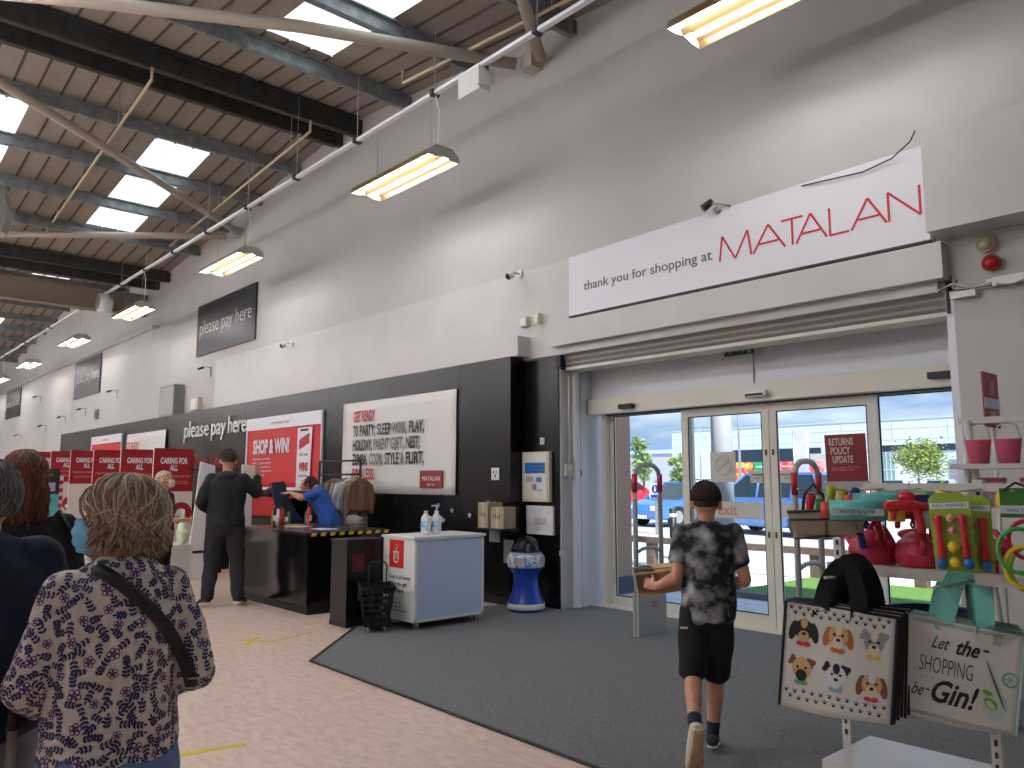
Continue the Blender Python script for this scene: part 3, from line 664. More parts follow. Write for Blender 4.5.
for i, z in enumerate((1.34, 1.52)):
    t = thing('paper_towel_roll', 'white dispenser beside the alarm panel, %s of two' % ('lower', 'upper')[i], 'dispenser', (-7.27, 6.685, z)); fin('body', box(new_bm(), -.05, .05, -.14, 0, 0, .15), M_white, t, bev=.012); fin('slot', box(new_bm(), -.03, .03, -.142, -.138, .02, .04), M_seal, t)
t = thing('door_entry_lock', 'grey lock box with keys and cream call button on the pale jamb', 'lock', (-6.575, 6.85, 1.55))
xb = new_bm(); box(xb, 0, .035, -.1, .03, 0, .14); box(xb, 0, .03, .04, .12, .16, .24); fin('case', xb, MC['cream_plastic'], t); fin('key', box(new_bm(), .035, .045, -.05, -.03, -.06, .06), M_greymet, t); fin('plate', box(new_bm(), .0, .05, .06, .16, .0, .07), M_steel_dark, t); fin('conduit', cyl(new_bm(), (.015, -.02, .14), (.015, -.02, 1.2), .008, n=6), M_white, t)
wallbox('wall_box', -6.58+.0, 6.72, .62, .03, .06, .05, M_offw, 'small cream plate low on the pale jamb', 'box')
# ================================================================ OUTSIDE
M_pave = mat('paving', (196, 194, 200), .8, c2=(176, 174, 180), ns=2)
def brickmat(name, c1, c2, mc, sc, w_, h_, mortar=.01):
    m = bpy.data.materials.new(name); m.use_nodes = True; t = m.node_tree; b = t.nodes['Principled BSDF']; b.inputs['Roughness'].default_value = .7
    tcn = t.nodes.new('ShaderNodeTexCoord'); br = t.nodes.new('ShaderNodeTexBrick')
    br.inputs['Color1'].default_value = (*lin(c1), 1); br.inputs['Color2'].default_value = (*lin(c2), 1); br.inputs['Mortar'].default_value = (*lin(mc), 1)
    br.inputs['Scale'].default_value = sc; br.inputs['Brick Width'].default_value = w_; br.inputs['Row Height'].default_value = h_; br.inputs['Mortar Size'].default_value = mortar
    t.links.new(tcn.outputs['Object'], br.inputs['Vector']); t.links.new(br.outputs['Color'], b.inputs['Base Color']); return m
M_paver = brickmat('paving_slabs', (212, 208, 214), (200, 197, 205), (150, 148, 156), 1, .6, .4)
M_asph = mat('asphalt', (186, 184, 190), .9, c2=(170, 168, 174), ns=1.5)
M_grass = mat('grass', (100, 130, 58), .9, c2=(72, 118, 44), ns=30, bump=.5, bs=80)
struct(bx('ground_paving', -30, 12, 7.45, 11.6, -.1, -.004, M_paver))
struct(bx('ground_car_park', -150, 120, 11.6, 130, -.12, -.02, M_asph))
struct(bx('kerb', -5.95, 6, 9.1, 9.25, -.004, .07, mat('kerb_stone', (96, 98, 108), .8)))
o = tag(bx('grass_verge', -5.95, 6, 9.25, 11.4, -.01, .05, M_grass), 'strip of green grass beyond the kerb outside the doors', 'grass', kind='stuff')
M_timber = mat('weathered_timber', (112, 92, 80), .8, c2=(90, 74, 64), ns=12, stretch=(1, 6, 6))
t = thing('knee_rail', 'low brown timber rail on short posts outside the doors', 'fence', (-8, 11.5, 0))
fin('rail', box(new_bm(), -4, 8, -.1, .06, .38, .48), M_timber, t, bev=.01)
for x in (-2.6, -1.0, .6, 2.1, 3.6, 5.0, 6.5): fin('post', box(new_bm(), x-.08, x+.08, -.07, .07, -.02, .38), M_timber, t)
M_stone = brickmat('stone_block', (240, 184, 148), (226, 168, 136), (180, 138, 116), 1, .9, .42, .006)
m_ = M_stone.node_tree; tcn = m_.nodes['Texture Coordinate']; mp_ = m_.nodes.new('ShaderNodeMapping'); mp_.inputs['Rotation'].default_value = (PI/2, 0, PI/2)
m_.links.new(tcn.outputs['Object'], mp_.inputs['Vector']); m_.links.new(mp_.outputs['Vector'], m_.nodes['Brick Texture'].inputs['Vector'])
t = thing('stone_pillar', 'brown stone-clad pillar just outside the left sidelight', 'pillar', (-7.4, 8.1, 0))
fin('shaft', box(new_bm(), -.42, .42, -.36, .38, 0, 4.2), M_stone, t, bev=.01); fin('plinth', box(new_bm(), -.45, .45, -.39, .41, -.004, .22), mat('plinth_stone', (74, 76, 88), .8), t, bev=.01)
t = thing('round_column', 'pale grey round column outside behind the left sliding door', 'column', (-6.35, 9.75, 0))
fin('shaft', cyl(new_bm(), (0, 0, .02), (0, 0, 4.5), .15, n=24), mat('column_paint', (176, 178, 190), .5), t); fin('base', cyl(new_bm(), (0, 0, 0), (0, 0, .12), .2, n=24), mat('plinth_stone', (74, 76, 88), .8), t)
# car
def car(name, loc, rz, col, lab, Lc=4.3, W=1.8, H=1.5, van=False):
    t = thing(name, lab, 'car', loc, rz); m = mat('car_paint_%d_%d_%d' % col, col, .25, metal=.1, coat=.6)
    h1 = H*.60; a = Lc/2
    def arch(cx, zc, r_, n=8): return [(cx+r_*math.cos(PI*(1-i/n)), zc+r_*math.sin(PI*(1-i/n))) for i in range(n+1)]
    wr = .33; fx, rx = a-.80, -a+.78
    low = [(-a, .25)] + arch(rx, .25, wr+.06) + arch(fx, .25, wr+.06) + [(a, .25), (a+.02, h1*.6), (a-.06, h1*.82), (a-.9, h1*1.0), (-a+.05, h1*1.02), (-a-.02, h1*.7)]
    b = new_bm(); prism(b, low, -W/2, W/2, 'y'); bmesh.ops.recalc_face_normals(b, faces=b.faces); bevel(b, .05, 2, 50)
    fin('body', b, m, t)
    y0, y1 = W/2-.06, W/2-.26
    def cabin(e, z0, z1, xs):
        b = new_bm(); lo = [b.verts.new((x, s*(y0+e), z0)) for x, s in ((xs[0]-e, -1), (xs[3]+e, -1), (xs[3]+e, 1), (xs[0]-e, 1))]; hi = [b.verts.new((x, s*(y1+e), z1)) for x, s in ((xs[1]-e, -1), (xs[2]+e, -1), (xs[2]+e, 1), (xs[1]-e, 1))]
        b.faces.new(lo[::-1]); b.faces.new(hi); [b.faces.new((lo[i], lo[(i+1) % 4], hi[(i+1) % 4], hi[i])) for i in range(4)]; return b
    xs = (-a+.1, -a+.45, a-1.75, a-1.0)
    fin('windows', cabin(0, h1*.98, H-.05, xs), M_carglass, t)
    b = new_bm(); box(b, xs[1]-.03, xs[2]+.03, -y1-.02, y1+.02, H-.07, H); bevel(b, .03, 2)
    for s in (-1, 1):
        for (xa, xb) in ((xs[0], xs[1]), (xs[3], xs[2]), (-.05, -.02), (-a+1.05, -a+1.1)):
            tube(b, [(xa, s*(y0+.005), h1*.99), (xb, s*(y1+.015), H-.05)], .035, 6)
    fin('roof', b, m, t)
    for x, nm in ((fx, 'wheel'), (rx, 'wheel')):
        for s in (-1, 1):
            w_ = fin('wheel', cyl(new_bm(), (x, s*(W/2-.2), wr), (x, s*(W/2+.0), wr), wr, n=24), M_tyre, t)
            b = new_bm(); cyl(b, (x, s*(W/2-.02), wr), (x, s*(W/2+.012), wr), wr*.62, n=20); fin('hubcap', b, M_greymet, w_)
    for s in (-1, 1):
        fin('headlamp', box(new_bm(), a-.12, a+.025, *sorted((s*(W/2-.1), s*(W/2-.45))), h1*.62, h1*.8), mat('lamp_lens', (220, 224, 228), .1), t, bev=.02)
        fin('tail_lamp', box(new_bm(), -a-.03, -a+.08, *sorted((s*(W/2-.05), s*(W/2-.3))), h1*.7, h1*.98), mat('tail_lens', (190, 24, 30), .2), t, bev=.02)
        fin('door_mirror', box(new_bm(), a-1.35, a-1.2, *sorted((s*(W/2+.0), s*(W/2+.17))), h1*1.0, h1*1.15), m, t, bev=.02)
    fin('number_plate', box(new_bm(), -a-.035, -a, -.26, .26, h1*.5, h1*.62), mat('plate_yellow', (222, 200, 90), .5), t)
    fin('number_plate', box(new_bm(), a, a+.035, -.26, .26, h1*.32, h1*.44), M_white, t)
    fin('bumper', box(new_bm(), -a-.04, -a+.1, -W/2+.08, W/2-.08, .24, .36), M_seal, t, bev=.02)
    return t
car('blue_car', (-11.7, 20.6, -.02), R(170), (92, 130, 190), 'blue car parked side-on right behind the timber rail', 4.5, 1.85, 1.72)
car('blue_car', (-16.2, 22.6, -.02), R(262), (70, 122, 198), 'bright blue car nose-on behind the boy and the first gate', 4.2, 1.8, 1.45)
car('red_car', (-29.0, 34.5, -.02), R(75), (206, 40, 56), 'red car with its tail lamps seen through the first gate', 4.2, 1.8, 1.6)
car('white_car', (-25.6, 37.6, -.02), R(168), (232, 232, 236), 'white car parked behind the red one in the car park', 4.4, 1.8, 1.5)
car('white_car', (-33.5, 47.0, -.02), R(150), (226, 226, 230), 'white car far behind the red car', 4.4, 1.8, 1.5)
car('dark_car', (-42, 60, -.02), R(170), (60, 74, 96), 'dark blue car in the far row seen over the red car', 4.3, 1.8, 1.6)
car('silver_car', (-20.6, 41, -.02), R(176), (120, 130, 150), 'grey-blue car seen between the gate and the returns card', 4.3, 1.8, 1.5)
car('silver_car', (-24.7, 59.5, -.02), R(120), (150, 160, 176), 'silver car under the small tree, left of a pair', 4.3, 1.8, 1.55)
car('silver_car', (-21.0, 59.5, -.02), R(100), (176, 182, 194), 'silver car beside the tree, right of a pair', 4.3, 1.8, 1.55)
car('red_car', (-15.6, 30.5, -.02), R(174), (214, 60, 60), 'bright red car low behind the returns card', 4.0, 1.75, 1.4)
car('white_car', (-28.6, 58.5, -.02), R(110), (228, 230, 234), 'white car at the far left of the row before the white store', 4.3, 1.8, 1.5)
# big white store across the car park
M_clad = mat('white_cladding', (196, 206, 214), .6)
M_seam = mat('cladding_seam', (176, 184, 190), .6)
t = thing('retail_store', 'long white clad retail store across the car park', 'building', (-30, 75, 0))
fin('walls', box(new_bm(), -25.5, 60, 0, 20, 0, 7.1), M_clad, t)
b = new_bm()
for i in range(18): box(b, -26+4.8*(i+.3), -25.94+4.8*(i+.3), -.03, 0, 5.0, 7.1)
for z in (5.2, 6.2): box(b, -25.5, 60, -.02, 0, z, z+.04)
box(b, -25.5, 60, -.06, 0, 7.0, 7.15); fin('panel_joints', b, M_seam, t)
M_shopglass = mat('shop_glass', (36, 48, 64), .15)
fin('window_band', box(new_bm(), -18.5, -7.5, -.08, .0, 2.9, 4.7), M_shopglass, t); fin('window_band', box(new_bm(), -1.6, 42, -.08, 0, 4.1, 4.7), M_shopglass, t)
fin('shop_window', box(new_bm(), -1.6, -.4, -.1, 0, 1.0, 4.1), mat('shop_window_glass', (120, 150, 160), .15), t)
fin('window_bars', (lambda b: [box(b, -1.6+.38*i, -1.55+.38*i, -.14, -.1, 1.0, 4.1) for i in range(4)] and box(b, -1.6, -.4, -.14, -.1, 2.4, 2.48))(new_bm()), M_clad, t)
fin('service_bay', box(new_bm(), 4.2, 8.5, -.1, 0, 0, 3.3), mat('bay_grey', (120, 126, 134), .6), t)
fin('entrance_canopy', box(new_bm(), -18.5, -7.5, -1.2, 0, 2.7, 2.9), M_seam, t)
fin('loading_box', box(new_bm(), -5.6, -1.9, -6, -1.3, 0, 3.9), mat('box_grey', (176, 174, 172), .7), t)
t = thing('retail_unit', 'pale lilac retail unit with a blue sign, far left of the car park', 'building', (-88, 98, 0))
fin('walls', box(new_bm(), -45, 4, 0, 20, 0, 5.2), mat('unit_wall', (196, 196, 212), .6), t); fin('parapet', box(new_bm(), -45, 4, -.3, 0, 5.0, 5.6), M_clad, t); fin('sign_panel', box(new_bm(), 4.5, 9.5, -.5, .2, 5.6, 7.4), mat('sky_blue', (26, 116, 206), .4), t); fin('sign_stripe', box(new_bm(), 4.5, 9.5, -.52, .2, 4.0, 4.8), mat('sky_blue', (26, 116, 206), .4), t)
t = thing('retail_unit_low', 'low lilac shed between the blue sign and the white store', 'building', (-69, 92, 0)); fin('walls', box(new_bm(), -7, 12, 0, 5.5, 0, 5.6), mat('unit_wall2', (178, 178, 196), .6), t); fin('roof_edge', box(new_bm(), -7.1, 12.1, -.2, 0, 5.3, 5.8), M_clad, t)
# trailers with printed sides
def trailer(x, y, w_, m, lab, extra):
    t = thing('display_trailer', lab, 'trailer', (x, y, -.02)); fin('body', box(new_bm(), 0, w_, 0, 1.6, .7, 2.65), m, t, bev=.04); fin('chassis', box(new_bm(), .1, w_-.1, .2, 1.5, .45, .7), M_seal, t)
    for q in (.25, .75): fin('wheel', cyl(new_bm(), (w_*q, .0, .32), (w_*q, .25, .32), .34, n=16), M_tyre, t)
    b = new_bm()
    for i in range(3): box(b, w_*.15, w_*(.85-.15*i), -.02, 0, 2.3-.45*i, 2.4-.45*i)
    fin('printed_side', b, extra, t)
trailer(-28.6, 45, 1.5, mat('print_fruit', (220, 70, 60), .5, c2=(236, 200, 90), ns=2.2, lo=.45, hi=.55), 'trailer printed with red and yellow fruit beyond the blue car', mat('print_pale', (236, 180, 150), .5))
trailer(-27.0, 45, 1.25, mat('print_green', (40, 156, 100), .5), 'green printed trailer with pale lettering bars beyond the blue car', mat('print_mint', (190, 226, 206), .5))
trailer(-25.4, 45, 2.2, mat('print_red', (214, 50, 66), .5, c2=(230, 130, 140), ns=1.4, lo=.48, hi=.56), 'red printed trailer seen through the right sliding door', mat('print_pale', (236, 180, 150), .5))
t = thing('feather_flag', 'tall lilac and white feather flag in the car park', 'flag', (-16.7, 31, 0)); fin('pole', cyl(new_bm(), (0, 0, 0), (0, 0, 3.6), .03), M_greymet, t)
b = new_bm(); prism(b, [(0, .9), (.62, .9), (.70, 3.68), (.25, 3.62), (.05, 3.3), (0, 2.5)], -.012, .012, 'y'); fin('sail', b, mat('flag_lilac', (168, 172, 212), .7, c2=(216, 218, 236), ns=.8), t)
def lamp_post(x, y, h, lab):
    t = thing('lamp_post', lab, 'lamp post', (x, y, -.02)); fin('pole', cyl(new_bm(), (0, 0, 0), (0, 0, h), .07, .05), M_greymet, t); fin('arm', box(new_bm(), -.5, .5, -.03, .03, h-.03, h+.03), M_greymet, t)
    for s in (-1, 1): fin('lantern', box(new_bm(), *sorted((s*.4, s*.8)), -.1, .1, h-.1, h), M_greymet, t)
lamp_post(-35.8, 52, 5.6, 'thin lamp post with a cross arm, left of the round column'); lamp_post(-23.0, 36, 7.5, 'tall thin pole right of the round column, nearer the column'); lamp_post(-22.4, 36, 8.0, 'tall thin pole right of the round column, farther from the column')
# trees
M_leaf = mat('young_leaves', (140, 156, 70), .7, c2=(100, 120, 52), ns=4); M_bark = mat('bark', (104, 92, 80), .85)
def tree(x, y, h, r_, lab, n=900, leaf=.13, m=M_leaf, seed=1, tall=1.0):
    rr = random.Random(seed); t = thing('young_tree', lab, 'tree', (x, y, 0)); b = tube(new_bm(), [(0, 0, 0), (.05, 0, h*.3), (-.03, .02, h*.6), (0, 0, h*.9)], [.09, .07, .05, .02], 8)
    tips = []
    for i in range(16):
        a = rr.uniform(0, 2*PI); z = h*rr.uniform(.35, .75); q = r_*rr.uniform(.5, .95); p = Vector((q*math.cos(a), q*math.sin(a), z+h*.18*rr.random())); tube(b, [(0, 0, z-.2), (p.x*.5, p.y*.5, z+.08), p], [.03, .02, .008], 5); tips.append(p)
    fin('trunk', b, M_bark, t); b = new_bm()
    for i in range(n):
        c = rr.choice(tips)+Vector((rr.gauss(0, r_*.28), rr.gauss(0, r_*.28), rr.gauss(0, r_*.26*tall)))
        d = Vector((rr.gauss(0, 1), rr.gauss(0, 1), rr.gauss(0, 1))).normalized(); s, u = frame_of(d); l = leaf*rr.uniform(.6, 1.3)
        b.faces.new([b.verts.new(c+s*l), b.verts.new(c+u*l*.55), b.verts.new(c-s*l), b.verts.new(c-u*l*.55)])
    fin('foliage', b, m, t)
tree(-20.9, 55, 4.6, 1.25, 'small lime-green tree before the white store', 2600, .11)
tree(-32.7, 41, 4.4, .55, 'thin pale tree seen between the stone pillar and the gate', 900, .16, mat('pale_leaves', (150, 172, 120), .7, c2=(110, 136, 84), ns=4), 3, 1.6)
tree(-31.3, 42.9, 3.3, .5, 'shorter pale tree beside the thin one near the gate', 700, .16, MC['pale_leaves'], 5)
t = thing('info_post', 'blue parking information sign on a post, seen through the first gate', 'sign', (-13.9, 18, 0)); fin('post', box(new_bm(), -.04, .04, -.03, .03, -.02, 1.5), M_greymet, t)
fin('panel', box(new_bm(), -.2, .2, -.05, -.03, .98, 1.4), M_white, t); b = new_bm(); cyl(b, (0, -.05, 1.25), (0, -.06, 1.25), .12, n=20); box(b, -.15, .15, -.06, -.05, 1.0, 1.09); fin('symbol', b, mat('info_blue', (16, 54, 150), .4), t); b = new_bm(); box(b, -.02, .02, -.07, -.055, 1.18, 1.27); box(b, -.02, .02, -.07, -.055, 1.29, 1.32); fin('letter', b, M_white, t)
t = thing('bollard', 'short black bollard behind the timber rail', 'bollard', (-9.42, 12.7, 0)); fin('post', cyl(new_bm(), (0, 0, -.02), (0, 0, .95), .07), M_seal, t); fin('band', cyl(new_bm(), (0, 0, .78), (0, 0, .85), .073), M_white, t)
# ================================================================ SHOP FURNITURE
# security gates
M_gate = mat('gate_grey', (168, 168, 164), .4)
def gate(x, y, lab):
    t = thing('security_gate', lab, 'security gate', (x, y, 0))
    b = tube(new_bm(), [(0, 0, .02), (0, 0, 1.52), (0, .03, 1.60), (0, .10, 1.645), (0, .2, 1.655), (0, .3, 1.645), (0, .37, 1.60), (0, .40, 1.52), (0, .40, .02)], .024, 10); fin('loop', b, M_gate, t)
    for y_ in (0, .4): fin('sleeve', cyl(new_bm(), (0, y_, 1.38), (0, y_, 1.56), .028, n=12), mat('gate_red', (168, 36, 50), .4), t)
    fin('crossbar', tube(new_bm(), [(0, .02, .80), (0, .12, .83), (0, .28, .83), (0, .38, .80)], .018, 8), M_gate, t)
    fin('base', box(new_bm(), -.035, .035, -.02, .42, 0, .40), M_gate, t, bev=.02)
    fin('warning_mark', box(new_bm(), .035, .038, .20, .28, .26, .32), mat('gate_mark', (190, 120, 130), .5), t)
gate(-4.99, 6.12, 'tall grey security gate with red sleeves before the left sidelight'); gate(-3.20, 5.93, 'tall grey security gate with red sleeves before the right sliding door')
# charity globe
t = thing('charity_globe', 'blue waisted charity coin collector with a clear dome beside the black wall', 'collection box', (-6.82, 6.36, 0), R(20))
M_cblue = mat('charity_blue', (14, 62, 176), .3, coat=.3)
fin('pedestal', lathe(new_bm(), [(.20, .0), (.21, .02), (.215, .1), (.20, .13), (.165, .22), (.145, .34), (.15, .42), (.18, .47), (.20, .49), (.20, .52)], 36), M_cblue, t)
fin('base_band', lathe(new_bm(), [(.217, .035), (.219, .04), (.216, .095), (.212, .1), (.205, .1), (.205, .035)], 36), M_white, t)
b = new_bm(); lathe(b, [(.20, .50), (.215, .51), (.20, .64), (.185, .65), (.18, .65)], 36); fin('picture_band', b, mat('picture_print', (214, 222, 232), .35, c2=(90, 150, 214), ns=9, lo=.5, hi=.62), t)
for i in range(8):
    a = PI*2*i/8; fin('picture_panel', xf(box(new_bm(), -.055, .055, -.212, -.205, .54, .62), Matrix.Rotation(a, 4, 'Z')), (mat('panel_peach', (232, 190, 160), .4, c2=(120, 140, 180), ns=30), mat('panel_text', (230, 234, 240), .4, c2=(80, 110, 170), ns=40, lo=.5, hi=.56))[i % 2], t)
fin('rim', lathe(new_bm(), [(.185, .648), (.19, .655), (.185, .668), (.16, .67), (.15, .655)], 36), M_greymet, t)
fin('dome', lathe(new_bm(), [(.178, .668)] + [(.178*math.cos(k*PI/20), .668+.185*math.sin(k*PI/20)) for k in range(1, 10)] + [(.001, .853)], 36), M_dome, t)
fin('coin_funnel', lathe(new_bm(), [(.17, .672), (.12, .66), (.05, .62), (.02, .55), (.018, .55), (.0, .55)], 30), M_seal, t)
fin('slot_ramp', box(new_bm(), -.02, .02, .05, .15, .665, .76), mat('smoke_plastic', (100, 104, 110), .2), t)
# white sanitising cabinet
t = thing('white_cabinet', 'white rolling cabinet with red logo panel and pale blue side', 'cabinet', (-7.22, 4.67, 0))
fin('carcass', frame_bm(0, .57, .08, .90, 0, .90, .02, .02, .02, .02), M_white, t)
b = new_bm(); box(b, .0, .57, -.004, .004, .08, .90); box(b, 0, .004, 0, .9, .08, .9); box(b, 0, .57, .896, .9, .08, .9); fin('side_panels', b, M_white, t)
fin('top', box(new_bm(), -.02, .59, -.02, .92, .90, .925), M_white, t, bev=.004)
fin('blue_panel', box(new_bm(), .565, .572, .03, .87, .11, .88), mat('pale_blue_panel', (190, 204, 236), .35), t)
b = new_bm()
for y0, y1, z0, z1 in ((0, .9, .08, .105), (0, .9, .885, .9), (0, .028, .08, .9), (.872, .9, .08, .9)): box(b, .568, .578, y0, y1, z0, z1)
fin('panel_trim', b, M_white, t)
r_ = fin('logo_panel', box(new_bm(), .12, .38, -.008, -.003, .60, .88), mat('logo_panel_red', (206, 40, 40), .4), t)
b = new_bm(); tube(b, [(.21, -.01, .76), (.21, -.01, .68), (.235, -.01, .655), (.265, -.01, .655), (.29, -.01, .68), (.29, -.01, .76)], .007, 6); tube(b, [(.235, -.01, .76), (.235, -.01, .69), (.265, -.01, .69), (.265, -.01, .76), (.235, -.01, .76)], .005, 6); tube(b, [(.20, -.01, .76), (.30, -.01, .76)], .007, 6); tube(b, [(.25, -.01, .77), (.25, -.01, .80), (.28, -.01, .82), (.26, -.01, .84), (.24, -.01, .83)], .006, 6)
fin('pump_symbol', b, M_white, r_)
text('lettering', 'Keep it at home\nor for the gift\nor use here', .055, (.10, -.006, .49), M_ink, t, fit=.40, ext=.001, lsp=1.25)
text('lettering', 'hand cleaning\nstation please\nuse before shopping', .026, (.14, -.006, .24), M_inkg, t, fit=.30, ext=.001, lsp=1.4)
for x in (.05, .52):
    for y_ in (.06, .84):
        c_ = fin('castor', cyl(new_bm(), (x-.012, y_, .03), (x+.012, y_, .03), .03, n=14), M_grey, t); fin('fork', box(new_bm(), x-.018, x+.018, y_-.02, y_+.02, .045, .085), M_greymet, c_)
# bottles on top
def jug(x, y, z, lab, pump):
    t = thing('sanitiser_bottle', lab, 'bottle', (x, y, z), R(30))
    b = new_bm(); loft(b, [(0, 0, .02), (0, 0, .12), (0, 0, .18), (0, 0, .225)], [(.055, .04), (.055, .04), (.05, .036), (.02, .02)], n=18)
    me = remesh(b, .006); link('body', me, M_white, t)
    fin('handle', tube(new_bm(), [(.035, 0, .19), (.06, 0, .185), (.062, 0, .14), (.05, 0, .11)], .008, 8), M_white, t)
    fin('label', box(new_bm(), -.04, .035, -.043, -.038, .05, .14), mat('label_blue', (60, 150, 210), .4, c2=(220, 232, 240), ns=30), t)
    fin('cap', cyl(new_bm(), (0, 0, .225), (0, 0, .25), .022, n=16), M_white, t)
    if pump: fin('pump', tube(new_bm(), [(0, 0, .25), (0, 0, .30), (-.0, -.01, .305), (-.05, -.02, .30)], .007, 8), M_white, t)
jug(-6.90, 4.98, .925, 'white jug of sanitiser with blue label, on the white cabinet', False); jug(-6.86, 5.09, .925, 'white pump bottle of sanitiser on the white cabinet', True)
# black plinth
t = thing('black_plinth', 'glossy black square plinth beside the white cabinet', 'plinth', (-7.60, 4.24, 0))
fin('body', box(new_bm(), .04, .36, 0, .42, .05, .86), M_black, t, bev=.003); fin('top', box(new_bm(), .03, .37, -.01, .43, .86, .885), M_black, t, bev=.003); fin('kick', box(new_bm(), .01, .35, .01, .41, 0, .05), M_blackm, t)
fin('painted_logo_reflection', box(new_bm(), .361, .364, .06, .2, .56, .74), mat('reflection_dark_red', (84, 14, 20), .4), t)  # red reflection of the cabinet logo, painted as a patch on the plinth side
# basket
t = thing('shopping_basket', 'black wheeled shopping basket with raised handle before the white cabinet', 'basket', (-6.96, 4.42, 0), R(-28))
b = new_bm(); W0, D0, W1, D1, hh = .15, .11, .21, .16, .38
def slab(b, p, q, t_=.006): pass
zb = .06
for s in (-1, 1):
    for k in range(6):
        z = zb+.02+k*.062; f = k/6; w_ = W0+(W1-W0)*f; d_ = D0+(D1-D0)*f; hgt = .03 if k not in (0, 5) else .05
        box(b, -w_, w_, *sorted((s*d_, s*(d_+.006))), z, z+hgt); box(b, *sorted((s*w_, s*(w_+.006))), -d_, d_, z, z+hgt)
    for i in range(6):
        u = -1+2*i/5; tube(b, [(u*W0, s*D0, zb), (u*W1, s*D1, zb+hh)], .008, 5)
    for i in range(4):
        u = -1+2*i/3; tube(b, [(s*W0, u*D0, zb), (s*W1, u*D1, zb+hh)], .008, 5)
box(b, -W0, W0, -D0, D0, zb, zb+.012); fin('bin', b, M_blackm, t)
tube(b2 := new_bm(), [(-W1-.01, -D1-.01, zb+hh), (W1+.01, -D1-.01, zb+hh), (W1+.01, D1+.01, zb+hh), (-W1-.01, D1+.01, zb+hh)], .015, 8, closed=True); fin('rim', b2, M_blackm, t)
fin('pull_handle', tube(new_bm(), [(.14, -.08, .2), (.15, -.09, .66), (.15, -.06, .69), (.15, .06, .69), (.15, .09, .66), (.14, .08, .2)], .008, 8), M_blackm, t)
fin('carry_handle', tube(new_bm(), [(-.17, -.16, zb+hh), (-.14, -.17, zb+hh-.12), (.0, -.175, zb+hh-.14), (.14, -.17, zb+hh-.12), (.17, -.16, zb+hh)], .008, 8), M_blackm, t)
for x in (-.11, .11):
    for y_ in (-.08, .08): fin('wheel', cyl(new_bm(), (x, y_-.01, .03), (x, y_+.01, .03), .03, n=14), M_greymet, t)
# tills: glossy black counter
t = thing('pay_counter', 'glossy black pay counter with yellow and black tape on its edge', 'counter', (-10.0, 4.30, 0))
M_gloss = mat('counter_black', (13, 13, 14), .14, spec=.4)
fin('carcass', box(new_bm(), 0, 1.8, 0, 1.05, .10, .88), M_gloss, t, bev=.004); fin('kick', box(new_bm(), .03, 1.77, .03, 1.02, 0, .10), M_blackm, t); fin('worktop', box(new_bm(), -.02, 1.82, -.02, 1.07, .88, .91), mat('worktop_dark', (44, 44, 47), .2), t, bev=.004)
for i in range(9): tb = new_bm(); prism(tb, [(.02+.12*i, .868), (.08+.12*i, .868), (.095+.12*i, .905), (.035+.12*i, .905)], 1.8215, 1.825, 'x'); fin('hazard_stripe', tb, M_yellow, t)
for i in range(6): fin('sheet_of_paper', xf(box(new_bm(), -.15, .15, -.1, .1, .911+.001*i, .912+.001*i), Matrix.Translation((1.3-.02*i, .45+.03*i, 0)) @ Matrix.Rotation(.3*i, 4, 'Z')), M_white, t) if i < 2 else None
# red tray, bag, small stock on counter
t = thing('red_crate', 'bright red crate at the back of the pay counter', 'crate', (-12.25, 5.42, .0)); t.scale = (1.3, 1, .97); fin('stand', box(new_bm(), 0, .75, 0, .45, 0, .95), M_blackm, t); b = frame_bm(0, .75, .95, 1.27, -.0, .45, .02, .02, .02, .02); box(b, .0, .75, 0, .012, .95, 1.25); box(b, .738, .75, 0, .45, .95, 1.25); box(b, 0, .75, .44, .45, .95, 1.25); fin('bin', b, M_red, t)
t = thing('black_handbag', 'black bag slumped on the red crate', 'bag', (-11.95, 5.6, 1.23)); b = new_bm(); ell(b, (0, 0, .07), (.17, .1, .08)); ell(b, (.08, .02, .12), (.09, .07, .07)); link('body', remesh(b, .012, lambda c: .012*noise.noise(c*14)), M_blackc, t); fin('strap', tube(new_bm(), [(-.1, 0, .12), (-.05, 0, .22), (.05, 0, .22), (.1, 0, .14)], .008, 6), M_blackc, t)
t = thing('purse_pile', 'small dark pouch on the red crate beside the black bag', 'bag', (-11.6, 5.6, 1.23)); link('body', remesh(ell(new_bm(), (0, 0, .04), (.12, .08, .045)), .01, lambda c: .01*noise.noise(c*18)), M_blackc, t); fin('flap', box(new_bm(), -.06, .06, -.085, -.07, .03, .07), M_white, t)
rr = random.Random(5)
stk = [('red_packet', M_red, 'red packet'), ('red_packet', M_redd, 'dark red packet'), ('snack_packet', mat('packet_yellow', (206, 170, 50), .4), 'yellow packet'), ('snack_packet', mat('packet_green', (70, 120, 60), .4), 'green packet'), ('snack_packet', M_white, 'white packet'), ('snack_packet', M_blackm, 'black packet'), ('red_packet', mat('packet_pink', (220, 60, 90), .4), 'pink packet')]
pos = ['at the left end of the counter', 'second from the left end of the counter', 'third from the left end of the counter', 'fourth from the left end', 'fifth from the left end', 'sixth from the left end', 'seventh from the left end', 'eighth, behind the waiting man', 'ninth, behind the waiting man', 'tenth, nearest the folded paper']
for i in range(10):
    nm, m, l_ = stk[(i*3) % 7]; x, y = -9.92+.07*i+rr.uniform(-.01, .01), 4.5+rr.uniform(0, .4)
    t = thing(nm, '%s standing %s' % (l_, pos[i]), 'packet', (x, y, .912), rr.uniform(0, 3)); h = rr.uniform(.1, .24)
    fin('body', loft(new_bm(), [(0, 0, 0.012), (0, 0, h*.5), (0, 0, h)], [(.03, .02), (.033, .026), (.03, .008)], n=12), m, t); fin('label', box(new_bm(), -.02, .02, -.029, -.02, h*.3, h*.6), M_white, t)
